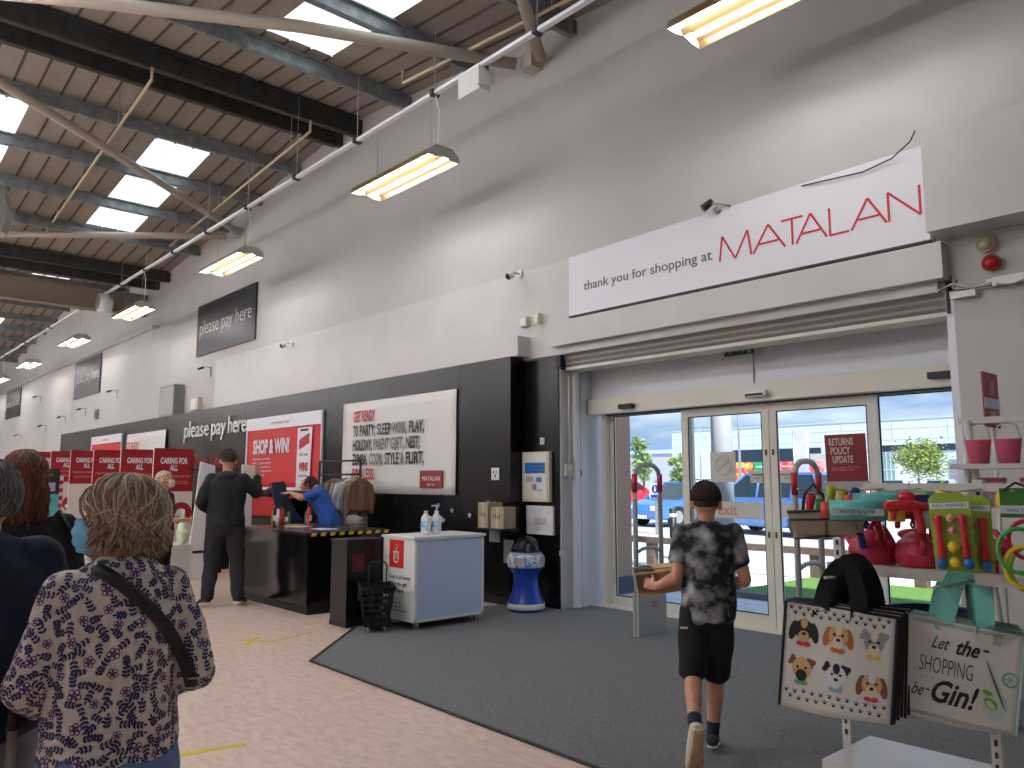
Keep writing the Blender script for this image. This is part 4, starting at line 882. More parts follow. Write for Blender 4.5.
t = thing('folded_paper', 'white and tan papers lying on the counter behind the man', 'paper', (-9.35, 4.75, .912), R(30)); fin('sheet', box(new_bm(), -.2, .15, -.1, .1, 0, .004), M_white, t); fin('tan_folder', box(new_bm(), -.25, .0, .02, .2, .004, .02), mat('tan', (186, 140, 80), .7), t)
# till counters behind with caring boards
M_cream = mat('board_cream', (214, 204, 194), .5)
for k in range(6):
    X = -12.97-1.72*k
    t = thing('queue_board', 'tall red and cream divider board reading caring for all, %s in the row' % ['nearest', 'second', 'third', 'fourth', 'fifth', 'farthest'][k], 'display board', (X, 4.10, 0), group='divider boards between the tills')
    ZT = 2.00+.035*k
    fin('board', box(new_bm(), -.02, .02, 0, .62, .04, ZT), M_cream, t); r_ = fin('red_panel', box(new_bm(), .02, .024, 0, .62, ZT-.68, ZT), M_redd, t)
    text('lettering', 'CARING FOR\nALL', .13, (.026, .31, ZT-.24), M_signw, r_, '+x', fit=.42, ext=.001, align='CENTER', off=.004, lsp=.85)
    text('lettering', 'PLEASE QUEUE HERE FOR TILLS', .05, (.026, .31, ZT-.46), mat('pale_pink', (226, 150, 150), .5), r_, '+x', fit=.52, ext=.001, align='CENTER')
    text('lettering', 'thank you for keeping your distance\nwhile you are shopping in store today', .03, (.026, .31, ZT-.53), MC['pale_pink'], r_, '+x', fit=.46, ext=.001, align='CENTER')
    b = new_bm(); cyl(b, (.018, .45, .98), (.024, .45, .98), .17, n=28); s_ = fin('roundel', b, M_redd, t); b = new_bm(); cyl(b, (.024, .45, .98), (.027, .45, .98), .07, n=20); cyl(b, (.024, .38, .92), (.027, .38, .92), .05, n=20); fin('roundel_mark', b, M_signw, s_)
    fin('foot', box(new_bm(), -.18, .18, .02, .6, 0, .04), M_grey, t)
    if k < 5:
        t = thing('till_counter', 'black till counter in the row beyond the pay counter, %s' % ['first', 'second', 'third', 'fourth', 'last'][k], 'counter', (X-1.5, 4.75, 0)); fin('carcass', box(new_bm(), 0, 1.1, 0, .8, 0, .88), M_gloss, t); fin('worktop', box(new_bm(), -.02, 1.12, -.02, .82, .88, .91), mat('worktop_dark', (44, 44, 47), .2), t)
# white leaning panel, stool and bag left of the man
t = thing('white_screen', 'white tapered screen standing behind the man in black', 'screen', (-12.2, 4.45, 0)); fin('panel', prism(new_bm(), [(-.05, .0), (.42, .0), (.32, 1.72), (.10, 1.78)], -.02, .02, 'x'), M_bannerw, t, bev=.01); fin('edge', box(new_bm(), .02, .03, -.06, .43, .40, .44), M_seal, t)
t = thing('white_screen', 'narrow white screen right of the man in black', 'screen', (-12.95, 5.5, 0)); fin('panel', prism(new_bm(), [(0, .0), (.34, .0), (.31, 1.74), (.03, 1.76)], -.02, .02, 'x'), M_bannerw, t, bev=.01); fin('edge', box(new_bm(), .02, .03, 0, .34, .4, .44), M_seal, t)
t = thing('hanging_sign', 'thin red lettered sign above the man in black', 'sign', (-12.9, 4.72, 1.68)); text('lettering', 'MATALAN', .26, (0, 0, .02), M_red, t, '+x', fit=.66, ext=.006); fin('rail', box(new_bm(), -.02, .02, -.05, .7, -.03, .0), M_blackm, t); fin('post', box(new_bm(), -.02, .02, .45, .5, -1.68, -.02), M_blackm, t)
t = thing('white_step_table', 'low white table left of the man in black', 'table', (-11.0, 3.75, 0)); fin('top', box(new_bm(), -.25, .25, -.22, .22, .62, .65), M_white, t, bev=.005); [fin('leg', box(new_bm(), x-.02, x+.02, y-.02, y+.02, 0, .62), M_white, t) for x in (-.22, .22) for y in (-.19, .19)]; fin('side_panel', box(new_bm(), .235, .245, -.17, .17, .02, .62), M_bannerw, t)
t = thing('carrier_bag', 'pale green plastic carrier bag hanging at the white table', 'bag', (-10.85, 3.85, .66)); b = new_bm(); loft(b, [(0, 0, .03), (0, 0, .15), (0, 0, .3), (0, 0, .36)], [(.1, .06), (.12, .07), (.07, .04), (.03, .02)], n=14); link('body', remesh(b, .012, lambda c: .014*noise.noise(c*16)), mat('bag_green', (186, 208, 150), .4, c2=(216, 226, 200), ns=8), t)
fin('handle', tube(new_bm(), [(-.03, 0, .34), (-.03, 0, .45), (.03, 0, .45), (.03, 0, .34)], .008, 6), MC['bag_green'], t)
# teal poster stand at left
t = thing('poster_stand', 'teal poster stand with a dark picture header behind the left shoppers', 'poster', (-10.4, 2.05, 0)); fin('board', box(new_bm(), -.02, .02, -.25, .2, .05, 1.62), mat('teal', (84, 170, 178), .5), t)
h_ = fin('header', box(new_bm(), .02, .026, -.25, .2, 1.34, 1.63), mat('header_dark', (40, 34, 34), .4), t)
for i in range(4): fin('picture', box(new_bm(), .026, .029, -.18+.09*i, -.11+.09*i, 1.37, 1.47), (M_red, mat('pic_orange', (200, 110, 60), .5), mat('pic_rose', (190, 90, 100), .5), mat('pic_lilac', (170, 150, 190), .5))[i], h_)
text('lettering', 'new season', .06, (.028, -.2, 1.54), mat('gold_print', (160, 130, 80), .5), h_, '+x', fit=.32, ext=.001); fin('foot', box(new_bm(), -.15, .15, -.1, .28, 0, .05), M_grey, t)
b = new_bm()
for i in range(16): box(b, .0, .02, .205, .24, .1+.09*i, .145+.09*i)
fin('striped_edge', b, M_red, t); fin('edge_strip', box(new_bm(), -.02, -.0, .2, .245, .05, 1.55), M_white, t)
# garment rail with clothes
M_tan = mat('cloth_taupe', (122, 104, 88), .9, bump=.2, bs=150); M_stoneC = mat('cloth_stone', (150, 144, 134), .9, bump=.2, bs=150); M_whiteC = mat('cloth_white', (206, 208, 210), .9, bump=.2, bs=150)
GX, GY = -10.45, 5.95
t = thing('garment_rail', 'black garment rail with hanging clothes behind the pay counter', 'clothes rail', (GX, GY, 0))
for x in (-.6, .6): fin('upright', tube(new_bm(), [(x, 0, .1), (x, 0, 1.78)], .018, 8), M_blackm, t); fin('foot', box(new_bm(), x-.02, x+.02, -.25, .25, 0.02, .07), M_blackm, t)
for z in (1.78, 1.58): fin('top_bar', tube(new_bm(), [(-.6, 0, z), (.6, 0, z)], .014, 8), M_blackm, t)
def garment(x, lab, m, L_, w_=.22, z=1.58, ang=70, nm='hanging_garment', seed=0):
    t = thing(nm, lab, 'clothing', (GX+x, GY, 0), R(ang)); b = tube(new_bm(), [(0, 0, z+.02), (.02, 0, z), (0, 0, z-.05)], .004, 5); tube(b, [(-w_*.85, 0, z-.12), (0, 0, z-.05), (w_*.85, 0, z-.12)], .008, 6); fin('hanger', b, M_blackm, t)
    b = new_bm(); loft(b, [(0, 0, z-L_), (0, 0, z-L_*.6), (0, 0, z-.22), (0, 0, z-.12), (0, 0, z-.07)], [(w_*.95, .05), (w_*.9, .04), (w_*.95, .035), (w_*.8, .03), (.06, .03)], n=20)
    for s in (-1, 1): loft(b, [(s*w_*.85, 0, z-.15), (s*w_*1.1, 0, z-.35), (s*w_*1.05, 0, z-.55)], [.04, .035, .03], n=10)
    link('cloth', remesh(b, .014, lambda c: .012*noise.noise(Vector((c.x*16+seed, c.y*10, c.z*3)))), m, t)
garment(-.12, 'dark taupe coat at the left of the garment rail', M_tan, .75, seed=1); garment(.06, 'taupe knitted top second along the garment rail', M_tan, .85, seed=2); garment(.22, 'stone top with pale front in the middle of the rail', M_stoneC, .9, seed=3); garment(.34, 'white top hanging over the stone clothes', M_whiteC, .5, seed=4); garment(.50, 'long stone coat toward the right end of the rail', M_stoneC, 1.0, w_=.19, seed=5); garment(.62, 'brown top at the right end of the rail', mat('cloth_brown', (110, 80, 60), .9), .5, w_=.16, seed=6)
t = thing('clothes_heap', 'crumpled stone coloured clothes piled under the garment rail', 'clothing', (GX+.62, GY-.08, 0)); b = new_bm(); loft(b, [(0, 0, .1), (0, 0, .5), (0, 0, .95)], [(.2, .15), (.24, .17), (.16, .1)], n=18); link('cloth', remesh(b, .016, lambda c: .03*noise.noise(c*9)), M_stoneC, t); fin('waistband', tube(new_bm(), [(.17*math.cos(i*PI/8), .11*math.sin(i*PI/8), .9) for i in range(16)], .015, 6, closed=True), M_stoneC, t)
for i, (x, z) in enumerate(((-8.32, 1.10), (-8.5, .97), (-8.62, 1.16), (-7.95, 1.05))):
    t = thing('wall_disc', 'small round silver knob on the black wall below the slogan banner, %s' % ['first', 'lowest', 'leftmost', 'rightmost'][i], 'knob', (x, 6.45, z)); fin('stem', cyl(new_bm(), (0, 0, 0), (0, -.02, 0), .012, n=10), M_greymet, t); fin('knob_face', cyl(new_bm(), (0, -.02, 0), (0, -.03, 0), .03, n=16), M_greymet, t)
# floor marks
def tape(pts, w_, lab, nm='floor_tape'):
    b = new_bm()
    for k, (p, q) in enumerate(pts):
        p, q = Vector((*p, 0)), Vector((*q, 0)); d = (q-p).normalized(); n = Vector((-d.y, d.x, 0))*w_/2; z0 = .0005+.001*k
        f = [b.verts.new(v+Vector((0, 0, z0+.0012))) for v in (p-n, q-n, q+n, p+n)]; g = [b.verts.new(v.co-Vector((0, 0, .0012))) for v in f]
        b.faces.new(f); [b.faces.new((f[i], g[i], g[(i+1) % 4], f[(i+1) % 4])) for i in range(4)]
    tag(fin(nm, b, M_yellow), lab, 'tape')
tape([((-7.42, 3.18), (-7.12, 3.42)), ((-7.42, 3.40), (-7.16, 3.17))], .05, 'yellow tape cross on the floor before the pay counter'); tape([((-7.15, 3.42), (-7.3, 3.9))], .03, 'thin yellow tape line running from the cross toward the plinth'); tape([((-4.60, 1.60), (-4.52, 2.02))], .05, 'yellow tape strip on the floor beside the woman in floral jacket')
# distant shelving at left behind shoppers
def far_unit(x, y, w_, h, m, lab, cols):
    t = thing('display_shelf', lab, 'shelf', (x, y, 0)); b = new_bm(); box(b, -w_/2, w_/2, -.02, .02, 0, h)
    for i in range(4): box(b, -w_/2, w_/2, -.35, 0, .3+.42*i, .33+.42*i)
    fin('shelving', b, m, t); r2 = random.Random(int(abs(x)*10))
    for i in range(4):
        for j in range(4): fin('stock_box', box(new_bm(), -w_/2+j*w_/4+.03, -w_/2+(j+1)*w_/4-.02, -.3, -.06, .33+.42*i, .33+.42*i+r2.uniform(.15, .34)), cols[r2.randrange(len(cols))], t)
cs = [M_red, M_white, mat('stock_blue', (90, 150, 180), .5), mat('stock_dark', (50, 44, 48), .5), mat('stock_pink', (180, 90, 100), .5), M_yellow]
far_unit(-28.5, 5.0, 1.6, 2.2, M_white, 'white stocked shelf unit far down the store, right of two', cs); far_unit(-32.5, 4.6, 1.8, 2.1, M_white, 'white stocked shelf unit farthest down the store', cs); far_unit(-24.8, 5.9, 1.2, 2.05, M_blackm, 'black shelf unit at the end of the black panelling', cs)
# ================================================================ DISPLAY GONDOLA AT RIGHT
M_gon = mat('gondola_white', (206, 202, 196), .35); M_pink = mat('watering_pink', (196, 40, 74), .4, coat=.2)
g = thing('display_gondola', 'white slotted display shelving at the right foreground', 'shelf unit', (0, 0, 0))
fin('base_shelf', box(new_bm(), -1.83, 1.2, 3.53, 4.02, .19, .25), M_gon, g, bev=.004); fin('plinth', box(new_bm(), -1.80, 1.2, 3.58, 3.98, .0, .19), mat('plinth_grey', (120, 118, 114), .5), g)
fin('mid_shelf', box(new_bm(), -1.80, 1.2, 3.60, 3.98, 1.075, 1.12), M_gon, g, bev=.004)
b = new_bm(); box(b, -1.88, 1.2, 3.835, 3.865, 1.45, 1.485); fin('top_rail', b, M_gon, g)
b = new_bm(); box(b, -1.85, 1.2, 3.84, 3.86, .60, .64); fin('lower_rail', b, M_gon, g)
for x in (-1.87, -1.22, -.3, .6):
    u = fin('upright', box(new_bm(), x-.02, x+.02, 3.86, 3.90, .19 if x > -1.8 else .19, 1.50), M_gon, g); b = new_bm()
    for i in range(24): box(b, x-.006, x+.006, 3.857, 3.862, .28+i*.05, .305+i*.05)
    fin('slots', b, M_seal, u)
for x in (-1.60, -1.18): fin('prong', tube(new_bm(), [(x, 3.6, 1.09), (x, 3.35, 1.09), (x, 3.18, 1.10)], .007, 6), M_chrome, g)
for x in (-1.80, -1.62, -1.45, -1.20, -.95): fin('hook', tube(new_bm(), [(x, 3.84, 1.46), (x, 3.5, 1.45), (x, 3.36, 1.46)], .004, 6), M_chrome, g)
# returns card
t = thing('returns_card', 'dark red returns policy update card clipped on the top rail', 'sign', (-1.79, 3.84, 1.465), R(5)); t.rotation_euler = (0, R(-1), R(5)); t.scale = (.95, .95, .95)
fin('card', box(new_bm(), -.105, .105, -.004, 0, .02, .275), mat('card_maroon', (128, 26, 34), .35), t); fin('clip', box(new_bm(), -.11, .11, -.012, .008, 0, .03), M_greymet, t)
for i, s in enumerate(('RETURNS', 'POLICY', 'UPDATE')): text('lettering', s, .052, (-.085+.008*i, -.006, .218-.046*i), mat('card_ink', (206, 190, 186), .5), t, fit=(.125, .10, .105)[i], ext=.0006, off=.001)
text('lettering', 'ask a member of our team\nfor full details in store', .012, (-.075, -.006, .098), MC['pale_pink'], t, fit=.14, ext=.0004)
# tool bag
t = thing('tool_bag', 'beige canvas tool bag with black trim and coloured tools, hanging from the top rail', 'bag', (-1.73, 3.50, 1.235), R(20))
b = new_bm(); prism(b, [(-.14, 0), (.14, .03), (.16, .14), (-.17, .12)], -.06, .06, 'y'); bevel(b, .012); fin('body', b, mat('canvas', (158, 142, 122), .85, bump=.3, bs=120), t)
b = new_bm(); tube(b, [(-.17, -.064, .12), (.16, -.064, .14)], .007, 6); tube(b, [(-.16, -.064, .085), (.155, -.064, .10)], .005, 6); tube(b, [(-.14, -.062, .0), (.14, -.062, .03)], .006, 6); fin('piping', b, M_seal, t)
for x0, x1 in ((-.13, -.01), (.01, .12)): fin('pocket', box(new_bm(), x0, x1, -.072, -.06, .02, .08), mat('canvas_pocket', (140, 124, 106), .85), t)
fin('handle', tube(new_bm(), [(-.11, 0, .12), (-.10, 0, .20), (-.06, 0, .245), (-.02, 0, .20), (-.01, 0, .13)], .007, 6), M_seal, t)
for i, (x, m, hh) in enumerate(((-.09, M_redp, .19), (-.05, mat('tool_green', (40, 140, 60), .4), .17), (.0, mat('tool_lime', (170, 180, 40), .4), .23), (.05, mat('tool_lime', (170, 180, 40), .4), .22), (.10, mat('tool_navy', (24, 44, 120), .4), .22))): fin('tool', loft(new_bm(), [(x, .01, .08), (x+.01, 0, hh*.7), (x+.02, -.01, hh)], [.012, .016, .022], n=10), m, t)
# water blasters
M_aqua = mat('aqua_wrap', (84, 176, 170), .4); M_tubeg = mat('pale_tube', (176, 184, 180), .4)
def blaster(x, y, z, rz, lab, full=True):
    t = thing('water_blaster', lab, 'toy', (x, y, z), rz); fin('barrel', cyl(new_bm(), (-.13, 0, 0), (.10, 0, 0), .042, n=24), M_aqua, t); fin('label_band', cyl(new_bm(), (-.125, 0, 0), (.09, 0, 0), .0425, n=24), M_aqua, t)
    b = new_bm(); n = 24
    rs = [[b.verts.new((x_, .0435*math.sin(a), .0435*math.cos(a))) for a in [PI*.62+PI*.28*i/8+PI*.1 for i in range(9)]] for x_ in (-.125, .09)]
    for i in range(8): b.faces.new((rs[0][i], rs[0][i+1], rs[1][i+1], rs[1][i]))
    for r0 in rs: pass
    b.free()
    fin('white_panel', box(new_bm(), -.12, .085, -.0435, -.036, -.022, .008), M_tubeg, t)
    text('lettering', 'WATER BLASTER', .02, (-.09, -.0445, -.01), mat('navy_ink', (40, 60, 110), .5), t, fit=.14, ext=.0005)
    text('lettering', 'super soaker fun', .011, (-.05, -.0445, -.02), MC['navy_ink'], t, fit=.07, ext=.0004)
    fin('front_cap', cyl(new_bm(), (-.165, 0, 0), (-.13, 0, 0), .032, .036, n=20), mat('coral', (226, 70, 70), .4), t); fin('rear_cap', cyl(new_bm(), (.10, 0, 0), (.165, 0, 0), .046, n=24), M_yellow, t)
    fin('nozzle', cyl(new_bm(), (.165, 0, 0), (.167, 0, 0), .022, n=20), M_seal, t); fin('tie', tube(new_bm(), [(.0, 0, .04), (.0, .01, .08), (.02, .02, .085)], .002, 5), M_greymet, t)
blaster(-1.54, 3.42, 1.37, R(26), 'aqua water blaster tube with yellow end, front of the hook'); blaster(-1.50, 3.56, 1.40, R(24), 'second aqua water blaster tube just behind the first'); blaster(-1.44, 3.68, 1.41, R(24), 'third aqua water blaster tube at the back of the hook')
# red and blue squirters
def squirter(x, y, z, rz, m, lab):
    t = thing('toy_squirter', lab, 'toy', (x, y, z), rz); b = new_bm(); loft(b, [(-.08, 0, .02), (0, 0, .03), (.07, 0, .02)], [.02, .028, .018], side=(0, 1, 0), n=12); loft(b, [(.03, 0, .02), (.045, 0, -.04), (.05, 0, -.08)], [.018, .016, .018], n=12); loft(b, [(-.05, 0, .02), (-.055, 0, -.03)], [.014, .012], n=10); link('body', remesh(b, .005), m, t)
    fin('trigger', tube(new_bm(), [(.02, 0, 0), (.01, 0, -.02), (.02, 0, -.035)], .005, 6), M_blackm, t); fin('tank', ell(new_bm(), (.0, 0, .06), (.035, .022, .024)), m, t)
M_rt = mat('toy_red', (190, 30, 48), .35); M_bt = mat('toy_blue', (28, 52, 150), .35)
squirter(-1.35, 3.42, 1.37, R(30), M_rt, 'red water pistol hanging right of the water blaster'); squirter(-1.40, 3.55, 1.33, R(60), M_rt, 'red water pistol half hidden behind the blaster'); squirter(-1.66, 3.56, 1.28, R(20), M_bt, 'blue water pistol below the tool bag end'); squirter(-1.60, 3.62, 1.31, R(50), M_rt, 'red water pistol under the blaster tube'); squirter(-1.33, 3.62, 1.33, R(110), M_rt, 'red water pistol low behind the bubble pack')
t = thing('toy_pack', 'blue and white backing card with toy beside the red pistols', 'toy', (-1.31, 3.47, 1.30), R(30)); fin('card', box(new_bm(), -.03, .03, -.003, 0, 0, .14), M_signw, t); fin('header', box(new_bm(), -.03, .03, -.005, -.002, .11, .14), M_bt, t); fin('panel', box(new_bm(), -.03, .03, -.005, -.002, .075, .10), M_bt, t)
# ball poppers card
t = thing('ball_popper_pack', 'lime green toy card with red handles and yellow and blue balls', 'toy', (-1.175, 3.42, 1.145), R(26)); t.rotation_euler = (0, R(-3), R(12)); t.scale = (.86, .9, .95)
M_lime = mat('lime_card', (150, 176, 60), .45)
b = new_bm(); prism(b, [(-.085, 0), (.085, 0), (.085, .30), (.05, .32), (-.05, .32), (-.085, .30)], -.004, 0, 'y'); fin('card', b, M_lime, t); fin('title_strip', box(new_bm(), -.08, .08, -.007, -.003, .255, .28), M_signw, t); text('lettering', 'BALL POPPERS', .018, (-.07, -.008, .262), MC['navy_ink'], t, fit=.14, ext=.0004)
for x in (-.05, .05): fin('popper', loft(new_bm(), [(x, -.025, .06), (x, -.025, .12), (x, -.025, .15), (x, -.025, .22)], [.018, .014, .012, .02], n=12), M_rt, t)
for x, z, m in ((-.055, .03, M_bt), (0, .035, M_yellow), (.055, .03, M_bt), (0, .10, M_yellow)): fin('ball', ell(new_bm(), (x, -.026, z), (.024, .024, .024)), mat('ball_blue', (30, 110, 180), .35) if m is M_bt else m, t)
for z in (.165, .215): fin('face_ball', ell(new_bm(), (0, -.016, z), (.018, .014, .018)), mat('ball_print', (230, 200, 190), .4, c2=(200, 60, 60), ns=60), t)
tb_ = dup(t, (-1.14, 3.50, 1.135), R(12), 'second lime green ball popper card directly behind the first')
# ring toss
t = thing('ring_toss_card', 'green toy card with black hooks at the right edge', 'toy', (-.93, 3.40, 1.36), R(26)); fin('card', box(new_bm(), -.07, .12, -.003, 0, 0, .11), mat('card_green', (70, 130, 60), .45), t); fin('title_strip', box(new_bm(), -.07, .12, -.005, -.002, .015, .045), M_signw, t); text('lettering', 'RING TOSS GAME', .018, (-.05, -.006, .022), MC['navy_ink'], t, fit=.13, ext=.0004); fin('hanger', tube(new_bm(), [(-.06, -.01, .10), (-.02, -.02, .13), (.03, -.01, .11), (.05, 0, .14)], .005, 6), M_seal, t)
for i, (m, r_, z) in enumerate(((mat('ring_green', (60, 160, 70), .35), .07, 1.24), (M_yellow, .065, 1.18), (M_rt, .06, 1.28), (mat('ring_lime', (150, 190, 60), .35), .075, 1.17))):
    t = thing('throwing_ring', '%s plastic throwing ring hanging at the right edge' % ['green', 'yellow', 'red', 'lime'][i], 'toy', (-.94+.01*i, 3.37+.014*i, z), R(26)); fin('ring', tube(new_bm(), [(r_*math.cos(k*PI/12), 0, r_*1.15*math.sin(k*PI/12)) for k in range(24)], .008, 8, closed=True), m, t); fin('seam', box(new_bm(), -.006, .006, -.009, .009, -r_*1.15-.009, -r_*1.15+.009), m, t)
# clear ball pack behind rings
# watering cans
def can(x, y, rz, lab):
    t = thing('watering_can', lab, 'watering can', (x, y, 1.12), rz); t.scale = (1.32, 1.32, .95); b = new_bm(); loft(b, [(0, 0, .015), (0, 0, .06), (0, 0, .11), (0, 0, .135)], [(.085, .07), (.095, .078), (.08, .066), (.05, .045)], n=20); loft(b, [(-.07, 0, .03), (-.12, 0, .09), (-.15, 0, .125)], [.022, .017, .015], side=(0, 1, 0), n=12); link('body', remesh(b, .007), M_pink, t)
    fin('rose', xf(cyl(new_bm(), (0, 0, 0), (0, 0, .015), .034, .042, n=18), Matrix.Translation((-.15, 0, .125)) @ Matrix.Rotation(-.7, 4, 'Y')), M_pink, t); fin('handle', tube(new_bm(), [(-.03, 0, .13), (.0, 0, .185), (.06, 0, .175), (.095, 0, .12), (.085, 0, .06)], .011, 8), M_pink, t)
can(-1.64, 3.74, R(-30), 'pink watering can at the left end of the shelf'); can(-1.43, 3.72, R(-60), 'pink watering can in the middle of the shelf'); can(-1.20, 3.76, R(-20), 'pink watering can at the right of the row on the shelf')
t = thing('striped_tub', 'red and cream striped tub on the shelf behind the bags', 'tub', (-1.12, 3.70, 1.12)); fin('tub', lathe(new_bm(), [(.045, 0), (.06, .06), (.058, .06), (.043, .004)], 24), M_bannerw, t); b = new_bm()
for i in range(10):
    a = 2*PI*i/10; prism_pts = [(.0455*math.cos(a+o_), .0455*math.sin(a+o_)) for o_ in (-.15, .15)]; pt2 = [(.0605*math.cos(a+o_), .0605*math.sin(a+o_)) for o_ in (-.15, .15)]
    v = [b.verts.new((prism_pts[0][0]*1.02, prism_pts[0][1]*1.02, .002)), b.verts.new((prism_pts[1][0]*1.02, prism_pts[1][1]*1.02, .002)), b.verts.new((pt2[1][0]*1.01, pt2[1][1]*1.01, .058)), b.verts.new((pt2[0][0]*1.01, pt2[0][1]*1.01, .058))]; b.faces.new(v)
fin('stripes', b, M_redd, t)
t = thing('blue_tub', 'dark blue trug on the lower rail under the shelf', 'tub', (-1.42, 3.78, .64)); fin('bowl', lathe(new_bm(), [(.10, 0), (.17, .16), (.19, .28), (.18, .28), (.16, .16), (.09, .01)], 28), mat('trug_blue', (16, 40, 92), .5), t); fin('rim', tube(new_bm(), [(.187*math.cos(i*PI/14), .187*math.sin(i*PI/14), .28) for i in range(28)], .009, 8, closed=True), MC['trug_blue'], t)
# ---- dog bags
M_tote = mat('tote_white', (214, 212, 206), .55, bump=.15, bs=20); M_totek = mat('tote_black_edge', (20, 20, 22), .6); M_strap = mat('strap_black', (16, 16, 17), .9)
def tote(nm, lab, cat, W, H, body, edge, strap, sw=.034, sh=.19, sag=.0, grp=None):
    t = thing(nm, lab, cat, (0, 0, 0), group=grp); n = 14; b = new_bm(); gs = []
    for s, yo in ((-1, -.006), (1, .006)):
        rows = []
        for j in range(n+1):
            v = j/n; row = []
            for i in range(n+1):
                u = i/n; x = -W/2+W*u; z = -H+H*v-.012*math.sin(u*PI*1.2+.5)*(1-v); y = yo+s*.010*math.sin(v*PI)*math.sin(u*PI)+.010*math.sin(u*5+1)*(1-v)+.006*math.sin(u*9)*v
                row.append(b.verts.new((x, y, z)))
            rows.append(row)
        gs.append(rows)
    for k in (0, 1):
        for j in range(n):
            for i in range(n): b.faces.new((gs[k][j][i], gs[k][j][i+1], gs[k][j+1][i+1], gs[k][j+1][i])).smooth = True
    for j in range(n):
        for i in (0, n): b.faces.new((gs[0][j][i], gs[0][j+1][i], gs[1][j+1][i], gs[1][j][i]))
    for i in range(n): b.faces.new((gs[0][0][i], gs[0][0][i+1], gs[1][0][i+1], gs[1][0][i]))
    edges = [[v.co.copy() for v in (r[0] for r in gs[0])], [v.co.copy() for v in (r[-1] for r in gs[0])]]
    fin('body', b, body, t)
    b = new_bm()
    for e in edges: tube(b, e, .006, 6)
    tube(b, [(-W/2, -.004, 0), (W/2, -.004, 0)], .004, 6); fin('binding', b, edge, t)
    for yo in (-.006, .006):
        b = new_bm(); pts = [(-W*.17, yo, -.04), (-W*.168, yo, 0)]+[(-W*.165*math.cos(PI*k/12)*(1-.25*math.sin(PI*k/12)), yo*(1-math.sin(PI*k/12)), .02+(sh-.02)*math.sin(PI*k/12)) for k in range(13)]+[(W*.168, yo, 0), (W*.17, yo, -.04)]; hn = []
        for a in range(len(pts)):
            p = Vector(pts[a]); d = (Vector(pts[min(a+1, len(pts)-1)])-Vector(pts[max(a-1, 0)])).normalized(); nn = Vector((-d.z, .25*math.sin(a*.9), d.x)).normalized()*sw*(.62+.38*abs(math.cos(PI*(a-2)/12)) if 2 <= a <= 14 else 1); hn.append([b.verts.new(c) for c in (p-nn, p+nn, p+nn+Vector((0, .003, 0)), p-nn+Vector((0, .003, 0)))])
        for a in range(len(pts)-1): [b.faces.new((hn[a][i], hn[a][(i+1) % 4], hn[a+1][(i+1) % 4], hn[a+1][i])) for i in range(4)]
        b.faces.new(hn[0][::-1]); b.faces.new(hn[-1])
        fin('handle', b, strap, t)
    return t
def yat(W, H, x, z):
    u = (x+W/2)/W; v = (z+H)/H
    return -.006-.010*math.sin(v*PI)*math.sin(u*PI)+.010*math.sin(u*5+1)*(1-v)+.006*math.sin(u*9)*v
DW, DH = .43, .43
def blob(b, W, H, x, z, rx, rz_, lvl, ang=0, n=18, f=None, mi=0):
    vs_ = []
    ca, sa = math.cos(ang), math.sin(ang)
    for i in range(n):
        a = 2*PI*i/n; k = f(a) if f else 1; px, pz = rx*k*math.cos(a), rz_*k*math.sin(a); X, Z = x+px*ca-pz*sa, z+px*sa+pz*ca; vs_.append(b.verts.new((X, yat(W, H, X, Z)-.0012-.0009*lvl, Z)))
    c = b.verts.new((x, yat(W, H, x, z)-.0012-.0009*lvl, z))
    for i in range(n):
        fa = b.faces.new((c, vs_[(i+1) % n], vs_[i])); fa.material_index = mi
def put(t, px, dep, rz, roll):
    t.location = px; t.rotation_euler = (0, roll, rz)
dog = tote('dog_tote_bag', 'white tote bag printed with six dog heads and paw prints, front of the stack', 'bag', DW, DH, M_tote, M_totek, M_strap)
def dm(n, c): return mat('print_'+n, c, .6)
K, BR, TN, CR, GY_, PK = dm('black', (34, 32, 34)), dm('brown', (126, 86, 56)), dm('tan', (206, 170, 120)), dm('cream', (226, 208, 184)), dm('grey', (150, 148, 154)), dm('pink', (216, 150, 150))
def dogprint(cx, cz, head, ears, muzz, bow, long_ear, patch=None):
    b = new_bm(); mats = [head, ears, muzz, K, bow, M_signw, patch or head]
    for s in (-1, 1):
        if long_ear: blob(b, DW, DH, cx+s*.042, cz+.0, .016, .042, 0, s*.2, mi=1)
        else: blob(b, DW, DH, cx+s*.036, cz+.036, .017, .020, 0, s*.4, mi=1, f=lambda a: 1+.25*math.cos(3*a))
    blob(b, DW, DH, cx, cz+.008, .038, .042, 1, mi=0); blob(b, DW, DH, cx, cz+.035, .014, .022, 2, mi=6); blob(b, DW, DH, cx, cz-.02, .022, .024, 3, mi=2)
    for s in (-1, 1): blob(b, DW, DH, cx+s*.016, cz+.012, .0055, .006, 4, n=10, mi=3)
    blob(b, DW, DH, cx, cz-.008, .009, .007, 5, n=12, mi=3)
    for s in (-1, 1): blob(b, DW, DH, cx+s*.013, cz-.05, .015, .010, 5, s*.2, n=10, mi=4)
    blob(b, DW, DH, cx, cz-.05, .005, .006, 6, n=10, mi=4)
    fin('dog_print', b, mats, dog)
dogprint(-.135, -.115, K, K, TN, dm('bow_red', (206, 60, 66)), True, TN); dogprint(-.0, -.115, TN, dm('ginger', (176, 110, 60)), CR, dm('bow_orange', (196, 110, 50)), True, CR); dogprint(.135, -.12, GY_, GY_, CR, dm('bow_yellow', (220, 200, 90)), False, CR)
dogprint(-.135, -.275, TN, BR, K, dm('bow_green', (80, 170, 110)), False, TN); dogprint(-.0, -.275, M_signw, K, M_signw, dm('bow_aqua', (130, 190, 200)), False, K); dogprint(.135, -.285, TN, BR, CR, dm('bow_red', (206, 60, 66)), True, M_signw)
